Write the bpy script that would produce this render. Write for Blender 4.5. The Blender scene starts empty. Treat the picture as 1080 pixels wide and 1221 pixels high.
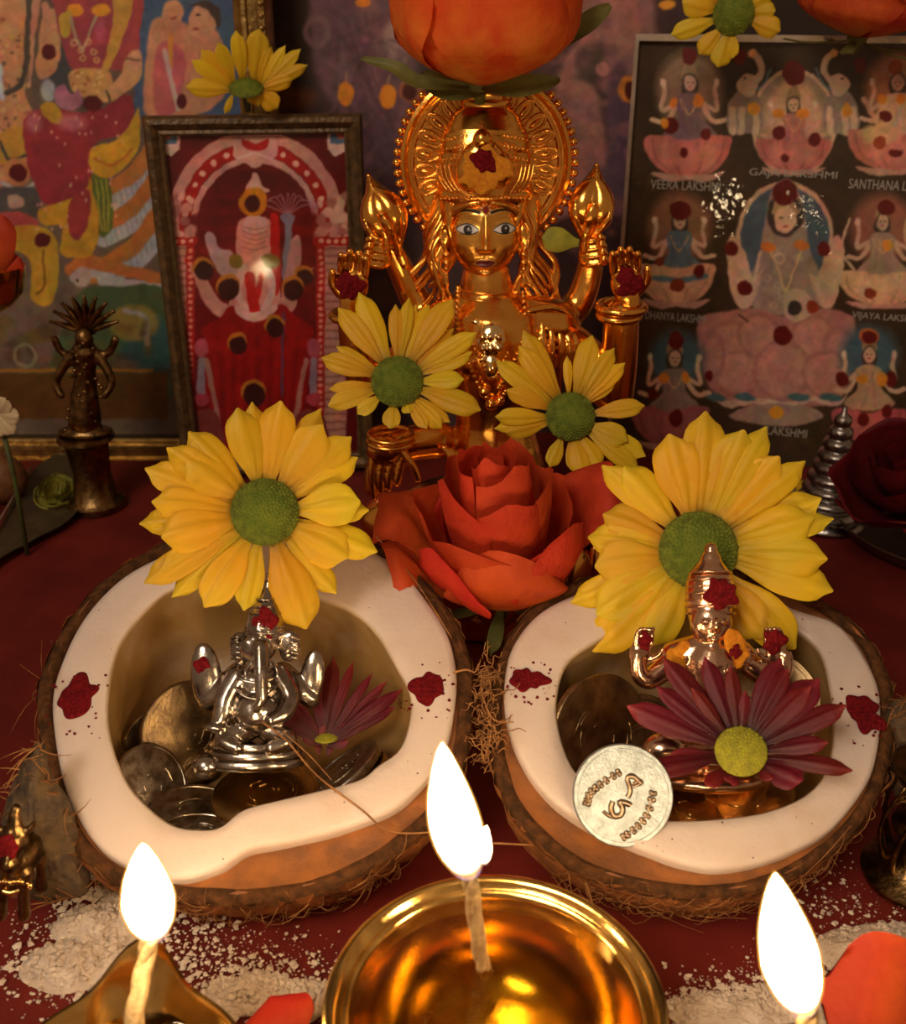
import bpy, math, random
import numpy as np
from mathutils import Vector, Matrix

sc = bpy.context.scene
root_col = sc.collection
U = 0.01                      # everything below is written in centimetres
rng = random.Random(7)
nrg = np.random.default_rng(11)

# ------------------------------------------------------------------ camera
PITCH = math.radians(26.0)
FPX = 1250.0
CAM = np.array((0.0, 0.0, 24.0))
cam_data = bpy.data.cameras.new('camera')
cam = bpy.data.objects.new('camera', cam_data)
root_col.objects.link(cam)
cam.location = Vector(CAM) * U
cam.rotation_euler = (math.radians(90) - PITCH, 0, 0)
cam_data.sensor_fit = 'VERTICAL'
cam_data.sensor_height = 24.0
cam_data.lens = 24.0 * FPX / 1221.0
cam_data.clip_start = 0.01
cam_data.dof.use_dof = True
cam_data.dof.focus_distance = 0.35
cam_data.dof.aperture_fstop = 13.0
sc.camera = cam

# ------------------------------------------------------------------ world, room lamp, exposure
sc.view_settings.view_transform = 'Standard'
sc.view_settings.look = 'None'
sc.view_settings.gamma = 1.0
sc.view_settings.use_curve_mapping = False
sc.view_settings.exposure = 0.3
world = bpy.data.worlds.new('dim_room')
sc.world = world
world.use_nodes = True
world.node_tree.nodes['Background'].inputs[0].default_value = (1.0, 0.62, 0.36, 1)
world.node_tree.nodes['Background'].inputs[1].default_value = 0.17


def area_lamp(name, loc, target, size, watts, color):
    d = bpy.data.lights.new(name, 'AREA')
    d.shape = 'DISK'
    d.size = size * U
    d.energy = watts
    d.color = color
    o = bpy.data.objects.new(name, d)
    root_col.objects.link(o)
    o.location = Vector(loc) * U
    o.rotation_euler = (Vector(target) - Vector(loc)).to_track_quat('-Z', 'Y').to_euler()
    return o


area_lamp('ceiling_lamp', (-48, -58, 100), (0, 40, 8), 48, 6.0, (1.0, 0.85, 0.68))

# ------------------------------------------------------------------ projection helpers
_f = np.array((0, math.cos(PITCH), -math.sin(PITCH)))
_u = np.array((0, math.sin(PITCH), math.cos(PITCH)))
_r = np.array((1.0, 0, 0))


def nrm(a):
    a = np.asarray(a, float)
    return a / np.linalg.norm(a)


def ray(px, py):
    return _f * FPX + _r * (px - 540.0) - _u * (py - 610.5)


def at(px, py, Y):
    """point on the line of sight of a photo pixel at distance Y (cm) from the camera along the table"""
    d = ray(px, py)
    return CAM + d * (Y / d[1])


def project(P):
    P = np.asarray(P, float).reshape(-1, 3) - CAM
    z = P @ _f
    return 540 + FPX * (P @ _r) / z, 610.5 - FPX * (P @ _u) / z


class Plane:
    """a real plane in the scene with axes e1 (right), e2 (up), n (towards the viewer)"""
    def __init__(s, p0, n, right=(1, 0, 0)):
        s.p = np.asarray(p0, float)
        s.n = nrm(n)
        r = np.asarray(right, float)
        s.e1 = nrm(r - s.n * (r @ s.n))
        s.e2 = np.cross(s.n, s.e1)
        s.R = np.stack([s.e1, s.e2, s.n], 1)

    def hit(s, px, py, off=0.0):
        d = ray(px, py)
        t = ((s.p - CAM) @ s.n) / (d @ s.n)
        return CAM + d * t + s.n * off

    def loc(s, px, py):
        q = s.hit(px, py) - s.p
        return q @ s.e1, q @ s.e2

    def pt(s, x, y, z=0.0):
        return s.p + s.e1 * x + s.e2 * y + s.n * z

    def cm(s, px, py):
        return np.linalg.norm(s.hit(px + 1, py) - s.hit(px, py))


def lean_plane(px, py, Y, lean=0.0, yaw=0.0):
    """upright plane through a point, leaning back by lean degrees and turned to the right by yaw degrees"""
    L, y = math.radians(lean), math.radians(yaw)
    n = (math.sin(y) * math.cos(L), -math.cos(y) * math.cos(L), math.sin(L))
    return Plane(at(px, py, Y), n, (math.cos(y), math.sin(y), 0))


def facing_plane(px, py, Y, up=0.0, side=0.0):
    """plane through a point that faces the camera, its normal then turned up / sideways by degrees"""
    p = at(px, py, Y)
    n = nrm(CAM - p)
    r = nrm(np.cross((0, 0, 1), n))
    u = np.cross(n, r)
    a, b = math.radians(up), math.radians(side)
    n = nrm(n * math.cos(a) + u * math.sin(a) + r * math.tan(b))
    return Plane(p, n, r)


def lin(r, g, b):
    f = lambda c: ((c / 255 + 0.055) / 1.055) ** 2.4 if c > 10 else c / 255 / 12.92
    return (f(r), f(g), f(b))


_K = nrg.normal(size=(6, 3))
_K /= np.linalg.norm(_K, axis=1)[:, None]
_PH = nrg.uniform(0, 6.28, 400)


def wob(P, freq, seed=0):
    """cheap smooth noise in -1..1"""
    P = np.asarray(P, float)
    o = 0
    for i in range(6):
        o = o + np.sin(P @ _K[i] * freq * (1 + 0.37 * i) + _PH[(seed * 13 + i) % 400]) / (1 + .35 * i)
    return o / 2.9


def smooth(a, b, x):
    t = np.clip((np.asarray(x, float) - a) / (b - a), 0, 1)
    return t * t * (3 - 2 * t)


# ------------------------------------------------------------------ mesh building
class G:
    def __init__(s):
        s.v, s.f, s.n, s.t = [], [], 0, []

    def add(s, v, f, t=None):
        v = np.asarray(v, float).reshape(-1, 3)
        f = np.asarray(f, int) if not isinstance(f, list) else f
        if isinstance(f, np.ndarray):
            s.f += (f + s.n).tolist()
        else:
            s.f += [[i + s.n for i in q] for q in f]
        s.v.append(v)
        s.t.append(np.zeros(len(v)) if t is None else np.asarray(t, float))
        s.n += len(v)
        return s

    def V(s):
        return np.concatenate(s.v)

    def grid(s, P, closed=False, t=None, flip=False):
        """P: (rows, cols, 3); closed joins the last column to the first"""
        P = np.asarray(P, float)
        m, n = P.shape[:2]
        i, j = np.meshgrid(np.arange(m - 1), np.arange(n if closed else n - 1), indexing='ij')
        a = i * n + j
        b = i * n + (j + 1) % n
        c, d = b + n, a + n
        q = np.stack([a, b, c, d], -1).reshape(-1, 4)
        if flip:
            q = q[:, ::-1]
        return s.add(P.reshape(-1, 3), q, t)

    def ell(s, c, r, R=None, nu=14, nv=9):
        th = np.linspace(0, 2 * np.pi, nu, endpoint=False)
        ph = np.linspace(-np.pi / 2, np.pi / 2, nv)[1:-1]
        r = np.broadcast_to(np.asarray(r, float), (3,))
        Q = np.stack([np.cos(ph)[:, None] * np.cos(th), np.cos(ph)[:, None] * np.sin(th), np.broadcast_to(np.sin(ph)[:, None], (len(ph), nu))], -1) * r
        Q = np.concatenate([Q.reshape(-1, 3), [[0, 0, -r[2]], [0, 0, r[2]]]])
        if R is not None:
            Q = Q @ np.asarray(R).T
        m = len(ph)
        f = []
        for i in range(m - 1):
            for j in range(nu):
                k = (j + 1) % nu
                f.append([i * nu + j, i * nu + k, (i + 1) * nu + k, (i + 1) * nu + j])
        b = m * nu
        for j in range(nu):
            k = (j + 1) % nu
            f.append([b, k, j])
            f.append([b + 1, (m - 1) * nu + j, (m - 1) * nu + k])
        return s.add(Q + np.asarray(c, float), f)

    def tube(s, pts, rad, n=8, cap=True, flat=1.0, up=None, t=None):
        pts = np.asarray(pts, float)
        m = len(pts)
        rad = np.broadcast_to(np.asarray(rad, float), (m,))
        tg = np.gradient(pts, axis=0)
        tg /= np.linalg.norm(tg, axis=1)[:, None] + 1e-12
        ref = np.asarray(up, float) if up is not None else (np.array((0, 0, 1.0)) if abs(tg[0][2]) < .9 else np.array((1.0, 0, 0)))
        x = nrm(np.cross(ref, tg[0]) + 1e-9)
        P = []
        th = np.linspace(0, 2 * np.pi, n, endpoint=False)
        for i in range(m):
            x = x - tg[i] * (x @ tg[i])
            x = x / (np.linalg.norm(x) + 1e-12)
            y = np.cross(tg[i], x)
            P.append(pts[i] + rad[i] * (np.cos(th)[:, None] * x + flat * np.sin(th)[:, None] * y))
        base = s.n
        tt = None if t is None else np.repeat(np.broadcast_to(np.asarray(t, float), (m,)), n)
        s.grid(np.array(P), closed=True, t=tt)
        if cap:
            s.f.append([base + j for j in range(n)][::-1])
            s.f.append([base + (m - 1) * n + j for j in range(n)])
        return s

    def lathe(s, prof, M=None, n=40, rfun=None):
        """prof: (radius, height) list, from the bottom outside upwards and back in"""
        prof = np.asarray(prof, float)
        th = np.linspace(0, 2 * np.pi, n, endpoint=False)
        P = np.stack([prof[:, 0][:, None] * np.cos(th), prof[:, 0][:, None] * np.sin(th), np.broadcast_to(prof[:, 1][:, None], (len(prof), n))], -1)
        if rfun is not None:
            P = rfun(P, th)
        if M is not None:
            P = P @ M[0].T + M[1]
        return s.grid(P, closed=True)

    def box(s, c, h, R=None):
        q = np.array([[x, y, z] for x in (-1, 1) for y in (-1, 1) for z in (-1, 1)], float) * np.asarray(h, float)
        if R is not None:
            q = q @ np.asarray(R).T
        return s.add(q + np.asarray(c, float), [[0, 1, 3, 2], [4, 6, 7, 5], [0, 4, 5, 1], [2, 3, 7, 6], [0, 2, 6, 4], [1, 5, 7, 3]])


WM = {}                       # world rotation and location (cm) of things


def tag(o, label=None, cat=None, group=None, kind=None):
    for k, v in (('label', label), ('category', cat), ('group', group), ('kind', kind)):
        if v:
            o[k] = v
    return o


def thing(name, label, cat, loc=(0, 0, 0), R=None, group=None):
    o = bpy.data.objects.new(name, None)
    root_col.objects.link(o)
    o.empty_display_size = 0.01
    R = np.eye(3) if R is None else np.asarray(R)
    loc = np.asarray(loc, float)
    M = Matrix([list(R[i]) + [loc[i] * U] for i in range(3)] + [[0, 0, 0, 1]])
    o.matrix_world = M
    WM[o.name] = (R, loc)
    return tag(o, label, cat, group)


def shade(me, ang=None, flat=False):
    me.polygons.foreach_set('use_smooth', [not flat] * len(me.polygons))
    if ang and not flat:
        me.set_sharp_from_angle(angle=math.radians(ang))


def part(name, g, mat, parent=None, label=None, kind=None, ang=None, flat=False, cols=None, local=False, loc=None):
    """one mesh object; geometry given in world centimetres (local=True: in the parent's own frame)"""
    me = bpy.data.meshes.new(name)
    V = g.V()
    if parent is not None:
        R, L = WM[parent.name]
    else:
        R = np.eye(3)
        L = np.array((0, 0, 0.)) if loc is None else np.asarray(loc, float)
    if not local:
        V = (V - L) @ R
    me.from_pydata((V * U).tolist(), [], g.f)
    t = np.concatenate(g.t)
    if t.any():
        a = me.attributes.new('t', 'FLOAT', 'POINT')
        a.data.foreach_set('value', t.astype(np.float32))
    if cols is not None:
        a = me.color_attributes.new('paint', 'FLOAT_COLOR', 'POINT')
        a.data.foreach_set('color', np.asarray(cols, np.float32).ravel())
    shade(me, ang, flat)
    me.materials.append(mat)
    o = bpy.data.objects.new(name, me)
    root_col.objects.link(o)
    if parent is not None:
        o.parent = parent
    else:
        o.location = Vector(L) * U
    WM[o.name] = (R, L)
    return tag(o, label=label, kind=kind)


def solo(name, g, mat, label, cat, group=None, kind=None, **k):
    V = g.V()
    L = (V.max(0) + V.min(0)) / 2
    L[2] = V[:, 2].min()
    o = part(name, g, mat, None, loc=L, **k)
    return tag(o, label, cat, group, kind)


def fuse(g, voxel, it=4, fac=.5):
    """one continuous skin over overlapping solids; returns a G in world cm"""
    me = bpy.data.meshes.new('tmp')
    me.from_pydata(g.V().tolist(), [], g.f)
    o = bpy.data.objects.new('tmp', me)
    root_col.objects.link(o)
    m = o.modifiers.new('r', 'REMESH')
    m.mode = 'VOXEL'
    m.voxel_size = voxel
    s = o.modifiers.new('s', 'SMOOTH')
    s.factor = fac
    s.iterations = it
    dg = bpy.context.evaluated_depsgraph_get()
    ev = o.evaluated_get(dg)
    m2 = ev.to_mesh()
    V = np.empty(len(m2.vertices) * 3)
    m2.vertices.foreach_get('co', V)
    F = [list(p.vertices) for p in m2.polygons]
    ev.to_mesh_clear()
    bpy.data.objects.remove(o)
    bpy.data.meshes.remove(me)
    return G().add(V.reshape(-1, 3), F)


def spline(pts, n, closed=False):
    """Catmull-Rom through points"""
    P = np.asarray(pts, float)
    m = len(P)
    out = []
    seg = m if closed else m - 1
    for k in range(n):
        x = k / n * seg if closed else k / (n - 1) * seg
        i = min(int(x), seg - 1)
        t = x - i
        g = (lambda j: P[j % m]) if closed else (lambda j: P[min(max(j, 0), m - 1)])
        a, b, c, d = g(i - 1), g(i), g(i + 1), g(i + 2)
        out.append(.5 * (2 * b + (c - a) * t + (2 * a - 5 * b + 4 * c - d) * t * t + (3 * b - a - 3 * c + d) * t ** 3))
    return np.array(out)


# ------------------------------------------------------------------ materials
def mat(name, base, rough=.5, metal=0., base2=None, nscale=3., ndetail=4., nlo=.35, nhi=.65, bump=None, trans=0., coat=0., sheen=0., attr=None, sss=0., spec=.5, randv=None, stretch=None):
    """principled material; base2 mixes in by noise, attr=[(pos,col)..] is a ramp over the vertex value t, bump=(scale, distance)"""
    m = bpy.data.materials.new(name)
    m.use_nodes = True
    nt = m.node_tree
    N, Lk = nt.nodes, nt.links
    b = N['Principled BSDF']
    b.inputs['Base Color'].default_value = (*base, 1)
    b.inputs['Roughness'].default_value = rough
    b.inputs['Metallic'].default_value = metal
    b.inputs['Specular IOR Level'].default_value = spec
    b.inputs['Coat Weight'].default_value = coat
    b.inputs['Coat Roughness'].default_value = .08
    b.inputs['Sheen Weight'].default_value = sheen
    if sss:
        b.inputs['Subsurface Weight'].default_value = sss
        b.inputs['Subsurface Radius'].default_value = (1, .6, .35)
        b.inputs['Subsurface Scale'].default_value = .004
    tc = N.new('ShaderNodeTexCoord')
    vec = tc.outputs['Object']
    if stretch:
        mp = N.new('ShaderNodeMapping')
        mp.inputs['Scale'].default_value = stretch
        Lk.new(vec, mp.inputs[0])
        vec = mp.outputs[0]
    out = None
    if attr:
        at_ = N.new('ShaderNodeAttribute')
        at_.attribute_name = 't'
        rp = N.new('ShaderNodeValToRGB')
        e = rp.color_ramp.elements
        for i, (p, c) in enumerate(attr):
            q = e[i] if i < 2 else e.new(p)
            q.position = p
            q.color = (*c, 1)
        Lk.new(at_.outputs['Fac'], rp.inputs[0])
        out = rp.outputs[0]
    if base2 is not None:
        nz = N.new('ShaderNodeTexNoise')
        nz.inputs['Scale'].default_value = nscale * 100
        nz.inputs['Detail'].default_value = ndetail
        Lk.new(vec, nz.inputs['Vector'])
        mr = N.new('ShaderNodeMapRange')
        mr.inputs[1].default_value, mr.inputs[2].default_value = nlo, nhi
        Lk.new(nz.outputs[0], mr.inputs[0])
        mx = N.new('ShaderNodeMix')
        mx.data_type = 'RGBA'
        Lk.new(mr.outputs[0], mx.inputs['Factor'])
        if out is not None:
            Lk.new(out, mx.inputs['A'])
        else:
            mx.inputs['A'].default_value = (*base, 1)
        mx.inputs['B'].default_value = (*base2, 1)
        out = mx.outputs['Result']
    if randv:
        oi = N.new('ShaderNodeObjectInfo')
        hs = N.new('ShaderNodeHueSaturation')
        for k, (inp, amt) in enumerate((('Hue', randv[0]), ('Value', randv[1]))):
            m2 = N.new('ShaderNodeMapRange')
            mid = .5 if inp == 'Hue' else 1.
            m2.inputs[3].default_value, m2.inputs[4].default_value = mid - amt, mid + amt
            if k == 0:
                Lk.new(oi.outputs['Random'], m2.inputs[0])
            else:
                fr = N.new('ShaderNodeMath')
                fr.operation = 'FRACT'
                mu = N.new('ShaderNodeMath')
                mu.operation = 'MULTIPLY'
                mu.inputs[1].default_value = 7.31
                Lk.new(oi.outputs['Random'], mu.inputs[0])
                Lk.new(mu.outputs[0], fr.inputs[0])
                Lk.new(fr.outputs[0], m2.inputs[0])
            Lk.new(m2.outputs[0], hs.inputs[inp])
        if out is not None:
            Lk.new(out, hs.inputs['Color'])
        else:
            hs.inputs['Color'].default_value = (*base, 1)
        out = hs.outputs[0]
    if out is not None:
        Lk.new(out, b.inputs['Base Color'])
    if bump:
        nz = N.new('ShaderNodeTexNoise')
        nz.inputs['Scale'].default_value = bump[0] * 100
        nz.inputs['Detail'].default_value = 5
        Lk.new(vec, nz.inputs['Vector'])
        bp = N.new('ShaderNodeBump')
        bp.inputs['Distance'].default_value = bump[1] * U
        bp.inputs['Strength'].default_value = 1
        Lk.new(nz.outputs[0], bp.inputs['Height'])
        Lk.new(bp.outputs[0], b.inputs['Normal'])
    if trans:
        tr = N.new('ShaderNodeBsdfTranslucent')
        if out is not None:
            Lk.new(out, tr.inputs[0])
        else:
            tr.inputs[0].default_value = (*base, 1)
        ms = N.new('ShaderNodeMixShader')
        ms.inputs[0].default_value = trans
        o = N['Material Output']
        Lk.new(b.outputs[0], ms.inputs[1])
        Lk.new(tr.outputs[0], ms.inputs[2])
        Lk.new(ms.outputs[0], o.inputs[0])
    return m


def paint_mat(name, rough=.45, metal_base=None, coat=0., metal_rough=.22, bump=None, spec=.5):
    """colour from the vertex colours 'paint'; with metal_base its alpha says where enamel covers the metal"""
    m = bpy.data.materials.new(name)
    m.use_nodes = True
    N, Lk = m.node_tree.nodes, m.node_tree.links
    b = N['Principled BSDF']
    b.inputs['Roughness'].default_value = rough
    b.inputs['Coat Weight'].default_value = coat
    b.inputs['Coat Roughness'].default_value = .03
    b.inputs['Specular IOR Level'].default_value = spec
    a = N.new('ShaderNodeAttribute')
    a.attribute_name = 'paint'
    if metal_base:
        mx = N.new('ShaderNodeMix')
        mx.data_type = 'RGBA'
        mx.inputs['A'].default_value = (*metal_base, 1)
        Lk.new(a.outputs['Color'], mx.inputs['B'])
        Lk.new(a.outputs['Alpha'], mx.inputs['Factor'])
        Lk.new(mx.outputs['Result'], b.inputs['Base Color'])
        for inp, lo, hi in (('Metallic', 1., 0.), ('Roughness', metal_rough, .4)):
            mr = N.new('ShaderNodeMapRange')
            mr.inputs[3].default_value, mr.inputs[4].default_value = lo, hi
            Lk.new(a.outputs['Alpha'], mr.inputs[0])
            Lk.new(mr.outputs[0], b.inputs[inp])
    else:
        Lk.new(a.outputs['Color'], b.inputs['Base Color'])
    if bump:
        tc = N.new('ShaderNodeTexCoord')
        nz = N.new('ShaderNodeTexNoise')
        nz.inputs['Scale'].default_value = bump[0] * 100
        Lk.new(tc.outputs['Object'], nz.inputs['Vector'])
        bp = N.new('ShaderNodeBump')
        bp.inputs['Distance'].default_value = bump[1] * U
        Lk.new(nz.outputs[0], bp.inputs['Height'])
        Lk.new(bp.outputs[0], b.inputs['Coat Normal'])
    return m


def glass_mat(name, tint=(1, 1, 1), rough=.02, ior=1.5):
    """thin clear sheet or liquid surface: see-through, with a mirror sheen by angle"""
    m = bpy.data.materials.new(name)
    m.use_nodes = True
    N, Lk = m.node_tree.nodes, m.node_tree.links
    N.remove(N['Principled BSDF'])
    t = N.new('ShaderNodeBsdfTransparent')
    t.inputs[0].default_value = (*tint, 1)
    g = N.new('ShaderNodeBsdfGlossy')
    g.inputs['Roughness'].default_value = rough
    fr = N.new('ShaderNodeFresnel')
    fr.inputs[0].default_value = ior
    ms = N.new('ShaderNodeMixShader')
    Lk.new(fr.outputs[0], ms.inputs[0])
    Lk.new(t.outputs[0], ms.inputs[1])
    Lk.new(g.outputs[0], ms.inputs[2])
    Lk.new(ms.outputs[0], N['Material Output'].inputs[0])
    return m


GOLD = (1.0, .50, .10)
m_gold = mat('gold_metal', GOLD, .2, 1., base2=(.85, .36, .06), nscale=1.2, bump=(9, .006))
m_gold_dark = mat('gold_in_recesses', (.55, .22, .04), .35, 1., bump=(9, .008))
m_brass = mat('polished_brass', (.95, .62, .20), .16, 1., base2=(.72, .42, .12), nscale=1.5, bump=(12, .002))
m_old_brass = mat('tarnished_brass', (.30, .17, .06), .3, 1., base2=(.10, .06, .025), nscale=3, bump=(8, .02))
m_silver = mat('silver_metal', (.50, .44, .38), .2, 1., base2=(.26, .20, .15), nscale=2, bump=(10, .004))
m_copper = mat('coppery_silver', (.86, .56, .38), .2, 1., base2=(.62, .36, .22), nscale=2, bump=(10, .004))
m_kumkum = mat('vermilion_powder', (.10, .004, .006), .95, base2=(.19, .008, .010), nscale=9, bump=(14, .05), spec=.1)
m_turmeric = mat('turmeric_paste', (.62, .24, .015), .85, base2=(.48, .15, .01), nscale=6, bump=(10, .03), spec=.15)
# ------------------------------------------------------------------ setting
m_wall = mat('brown_painted_wall', (.055, .035, .025), .8, bump=(1, .03))
m_cloth = mat('dark_red_cloth', (.17, .015, .009), .62, base2=(.11, .009, .006), nscale=.35, bump=(22, .02), spec=.25)
w = part('wall_back', G().box((0, 66, 30), (70, .5, 45)), m_wall, None, loc=(0, 66, 0))
tag(w, kind='structure')
xs, ys = np.meshgrid(np.linspace(-60, 60, 81), np.linspace(4, 65.3, 61))
zz = .05 * wob(np.stack([xs, ys, 0 * xs], -1), .35, 3) + .02 * wob(np.stack([xs, ys, 0 * xs], -1), 1.1, 5) - .07
g = G()
g.grid(np.stack([xs, ys, zz], -1))
g.grid(np.stack([xs, ys, zz - 2.0], -1), flip=True)
fl = part('floor', g, m_cloth, None, loc=(0, 30, 0))
tag(fl, kind='structure')

# ------------------------------------------------------------------ coconut halves
m_flesh = mat('coconut_flesh', (.70, .56, .46), .42, base2=(.60, .43, .30), nscale=.6, nlo=.52, nhi=.95, bump=(5, .02), sss=.12, attr=[(0, (.30, .16, .05)), (.45, (.34, .19, .055)), (.64, (.47, .30, .12)), (.82, (.70, .56, .47)), (1, (.70, .56, .48))])  # ramp over t: cavity shade painted in as darker brown towards the bottom
m_shell = mat('coconut_shell', (.20, .075, .025), .5, base2=(.34, .115, .025), nscale=1.4, bump=(4, .05))
m_shell_dark = mat('dark_coconut_shell_edge', (.050, .022, .009), .9, base2=(.13, .05, .016), nscale=3, bump=(6, .08), spec=.1)
m_husk = mat('coconut_husk', (.22, .078, .023), .9, base2=(.46, .16, .038), nscale=1.6, bump=(7, .12), spec=.2)
m_fibre = mat('coconut_fibre', (.42, .19, .06), .8, base2=(.22, .09, .03), nscale=1, spec=.2)
m_speck = mat('dark_speck', (.03, .012, .008), .8)


def polar(pl, px, n):
    """closed outline in photo pixels -> radius per angle in the plane"""
    q = np.array([pl.loc(*p) for p in px])
    q = spline(q, 400, True)
    a = np.arctan2(q[:, 1], q[:, 0])
    r = np.hypot(q[:, 0], q[:, 1])
    o = np.argsort(a)
    a, r = a[o], r[o]
    th = np.linspace(0, 2 * np.pi, n, endpoint=False)
    t2 = (th + np.pi) % (2 * np.pi) - np.pi
    return th, np.interp(t2, np.r_[a[-1] - 2 * np.pi, a, a[0] + 2 * np.pi], np.r_[r[-1], r, r[0]])


def ring3(pl, th, r, z, off=(0, 0)):
    return pl.p + ((r * np.cos(th) + off[0])[:, None] * pl.e1 + (r * np.sin(th) + off[1])[:, None] * pl.e2 + np.broadcast_to(np.asarray(z, float), th.shape)[:, None] * pl.n)


def blob(g, pl, cx, cy, rad, h, seed, rough=.35, z0=0., n=34, asp=1.0, edge=None):
    """an irregular little heap of powder or paste lying on a plane (local cm)"""
    R = random.Random(seed)
    th = np.linspace(0, 2 * np.pi, n, endpoint=False)
    rr = np.ones(n)
    for k in range(2, 9):
        rr = rr + rough * R.uniform(-1, 1) / k ** .7 * np.cos(k * th + R.uniform(0, 6.28))
    rows = []
    for f, hh in ((1.0, -.012), (.98, .25), (.9, .55), (.7, .85), (.45, .8), (.2, 1.)):
        x, y = cx + rad * f * rr * np.cos(th), cy + rad * asp * f * rr * np.sin(th)
        z = z0 + h * hh * (1 + .3 * np.array([R.uniform(-1, 1) for _ in th]))
        rows.append(pl.p + x[:, None] * pl.e1 + y[:, None] * pl.e2 + z[:, None] * pl.n)
    b = g.n
    g.grid(np.array(rows), closed=True)
    g.add([pl.pt(cx, cy, z0 + h)], [])
    last = b + 5 * n
    g.f += [[last + j, last + (j + 1) % n, g.n - 1] for j in range(n)]
    return g


def coconut(label, centre, Y, tilt, flesh_px, cavity_px, shell_px, depth, seed, marks):
    t = math.radians(tilt)
    c = at(*centre, Y)
    pl = Plane(c, (0, -math.sin(t), math.cos(t)))
    n = 144
    th, ri = polar(pl, cavity_px, n)
    _, ro = polar(pl, flesh_px, n)
    _, rs = polar(pl, shell_px, n)
    rs = np.maximum(rs, ro + .12)
    base = pl.p - pl.n * depth
    root = thing('coconut_half', label, 'coconut', (c[0], c[1], 0))
    th3 = th

    def nz(r, z, f, s):
        return wob(ring3(pl, th3, r, z), f, s)
    rows, tt = [], []
    D = depth - .75
    # cavity wall from the bottom up to the lip
    for ph in np.linspace(89.9, 4, 17):
        a = math.radians(ph)
        k = math.cos(a) ** .55
        r = ri * (k * (1 + .06 * math.sin(2 * a)))
        rows.append(ring3(pl, th, r, -D * math.sin(a) + .06 * nz(r, -D * math.sin(a), .9, seed)))
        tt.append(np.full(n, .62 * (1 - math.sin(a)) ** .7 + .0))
    w_ = ro - ri
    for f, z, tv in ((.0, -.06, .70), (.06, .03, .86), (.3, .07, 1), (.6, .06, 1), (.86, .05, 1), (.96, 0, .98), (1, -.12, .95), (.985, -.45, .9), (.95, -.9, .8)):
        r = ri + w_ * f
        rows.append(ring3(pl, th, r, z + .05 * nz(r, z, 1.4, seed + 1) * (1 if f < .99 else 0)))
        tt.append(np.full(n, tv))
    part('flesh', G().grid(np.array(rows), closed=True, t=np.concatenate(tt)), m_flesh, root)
    # woody shell: a step below the flesh, out to its broken edge, then down
    rows = []
    for f, z in ((-.05, -.5), (.0, -.42), (.35, -.40), (.8, -.30), (.93, -.22), (1, -.30), (1.0, -.7)):
        r = ro * .97 + (rs - ro * .97) * f
        rows.append(ring3(pl, th, r, z + .07 * nz(r, z, 2.6, seed + 2)))
    part('shell', G().grid(np.array(rows), closed=True), m_shell, root)
    rows = []
    for f, z in ((.955, -.30), (.965, -.2), (.99, -.17), (1.02, -.24), (1.03, -.5)):
        rows.append(ring3(pl, th, rs * f, z + .06 * nz(rs, z, 3.2, seed + 3)))
    part('shell_rim', G().grid(np.array(rows), closed=True), m_shell_dark, root)
    # hairy husk bowl; the underside is flattened where it stands on the cloth
    rows = []
    H = []
    for ph in np.linspace(0, 89, 22):
        a = math.radians(ph)
        r = (rs * 1.03) * math.cos(a) ** .62
        z = -.28 - (depth - .05) * math.sin(a)
        Q = ring3(pl, th, r, z)
        d = (Q - (pl.p - pl.n * 1.0))
        d /= np.linalg.norm(d, axis=1)[:, None]
        Q = Q + d * (.10 * wob(Q, 5.5, seed + 4) + .07 * wob(Q, 13, seed + 5))[:, None]
        Q[:, 2] = np.maximum(Q[:, 2], .0)
        rows.append(Q)
        H.append(d)
    husk = G().grid(np.array(rows), closed=True, flip=True)
    part('husk', husk, m_husk, root)
    R = random.Random(seed)
    g = G()
    Hr, Hd = np.array(rows), np.array(H)
    for k in range(1100):
        i, j = R.randrange(1, 17), R.randrange(n)
        p, d = Hr[i, j], Hd[i, j]
        if p[1] > c[1] + 3.0 or abs(p[0]) < abs(c[0]) - 4.6:
            continue
        tn = nrm(np.cross(d, (R.uniform(-1, 1), R.uniform(-1, 1), R.uniform(-.6, .6))))
        L = R.uniform(.25, 1.1) if R.random() < .9 else R.uniform(1.1, 2.2)
        cu = R.uniform(.05, .35)
        q2 = np.cross(d, tn)
        s_ = R.uniform(-.5, .5)
        P = [p + tn * L * u + q2 * (s_ * L * u * u) + d * (cu * math.sin(u * 3.0) * .6 + .01) for u in np.linspace(0, 1, 6)]
        P = [np.array((a_[0], a_[1], max(a_[2], .02))) for a_ in P]
        g.tube(P, np.linspace(.018, .008, 6), n=3, cap=False)
    o = part('husk_fibre', g, m_fibre, root)
    tag(o, kind='stuff')
    for (mx, my, rad, asp) in marks:
        x, y = pl.loc(mx, my)
        g = blob(G(), pl, x, y, rad, .07, int(mx), z0=.075, asp=asp, n=60)
        for k in range(26):
            a, dd = R.uniform(0, 6.28), rad * R.uniform(.9, 1.9)
            blob(g, pl, x + dd * math.cos(a), y + dd * math.sin(a) * asp - .1, R.uniform(.015, .06), .02, k + seed, z0=.07, n=7)
        part('vermilion_mark', g, m_kumkum, root, label='dark red vermilion powder mark')
    g = G()
    for k in range(22):
        j = R.randrange(n)
        f = R.uniform(.1, .9)
        r = ri[j] + (ro[j] - ri[j]) * f
        blob(g, pl, r * math.cos(th[j]), r * math.sin(th[j]), R.uniform(.010, .03), .012, k, z0=.07, n=7)
    tag(part('speck', g, m_speck, root), kind='stuff')
    return root, pl


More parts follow.
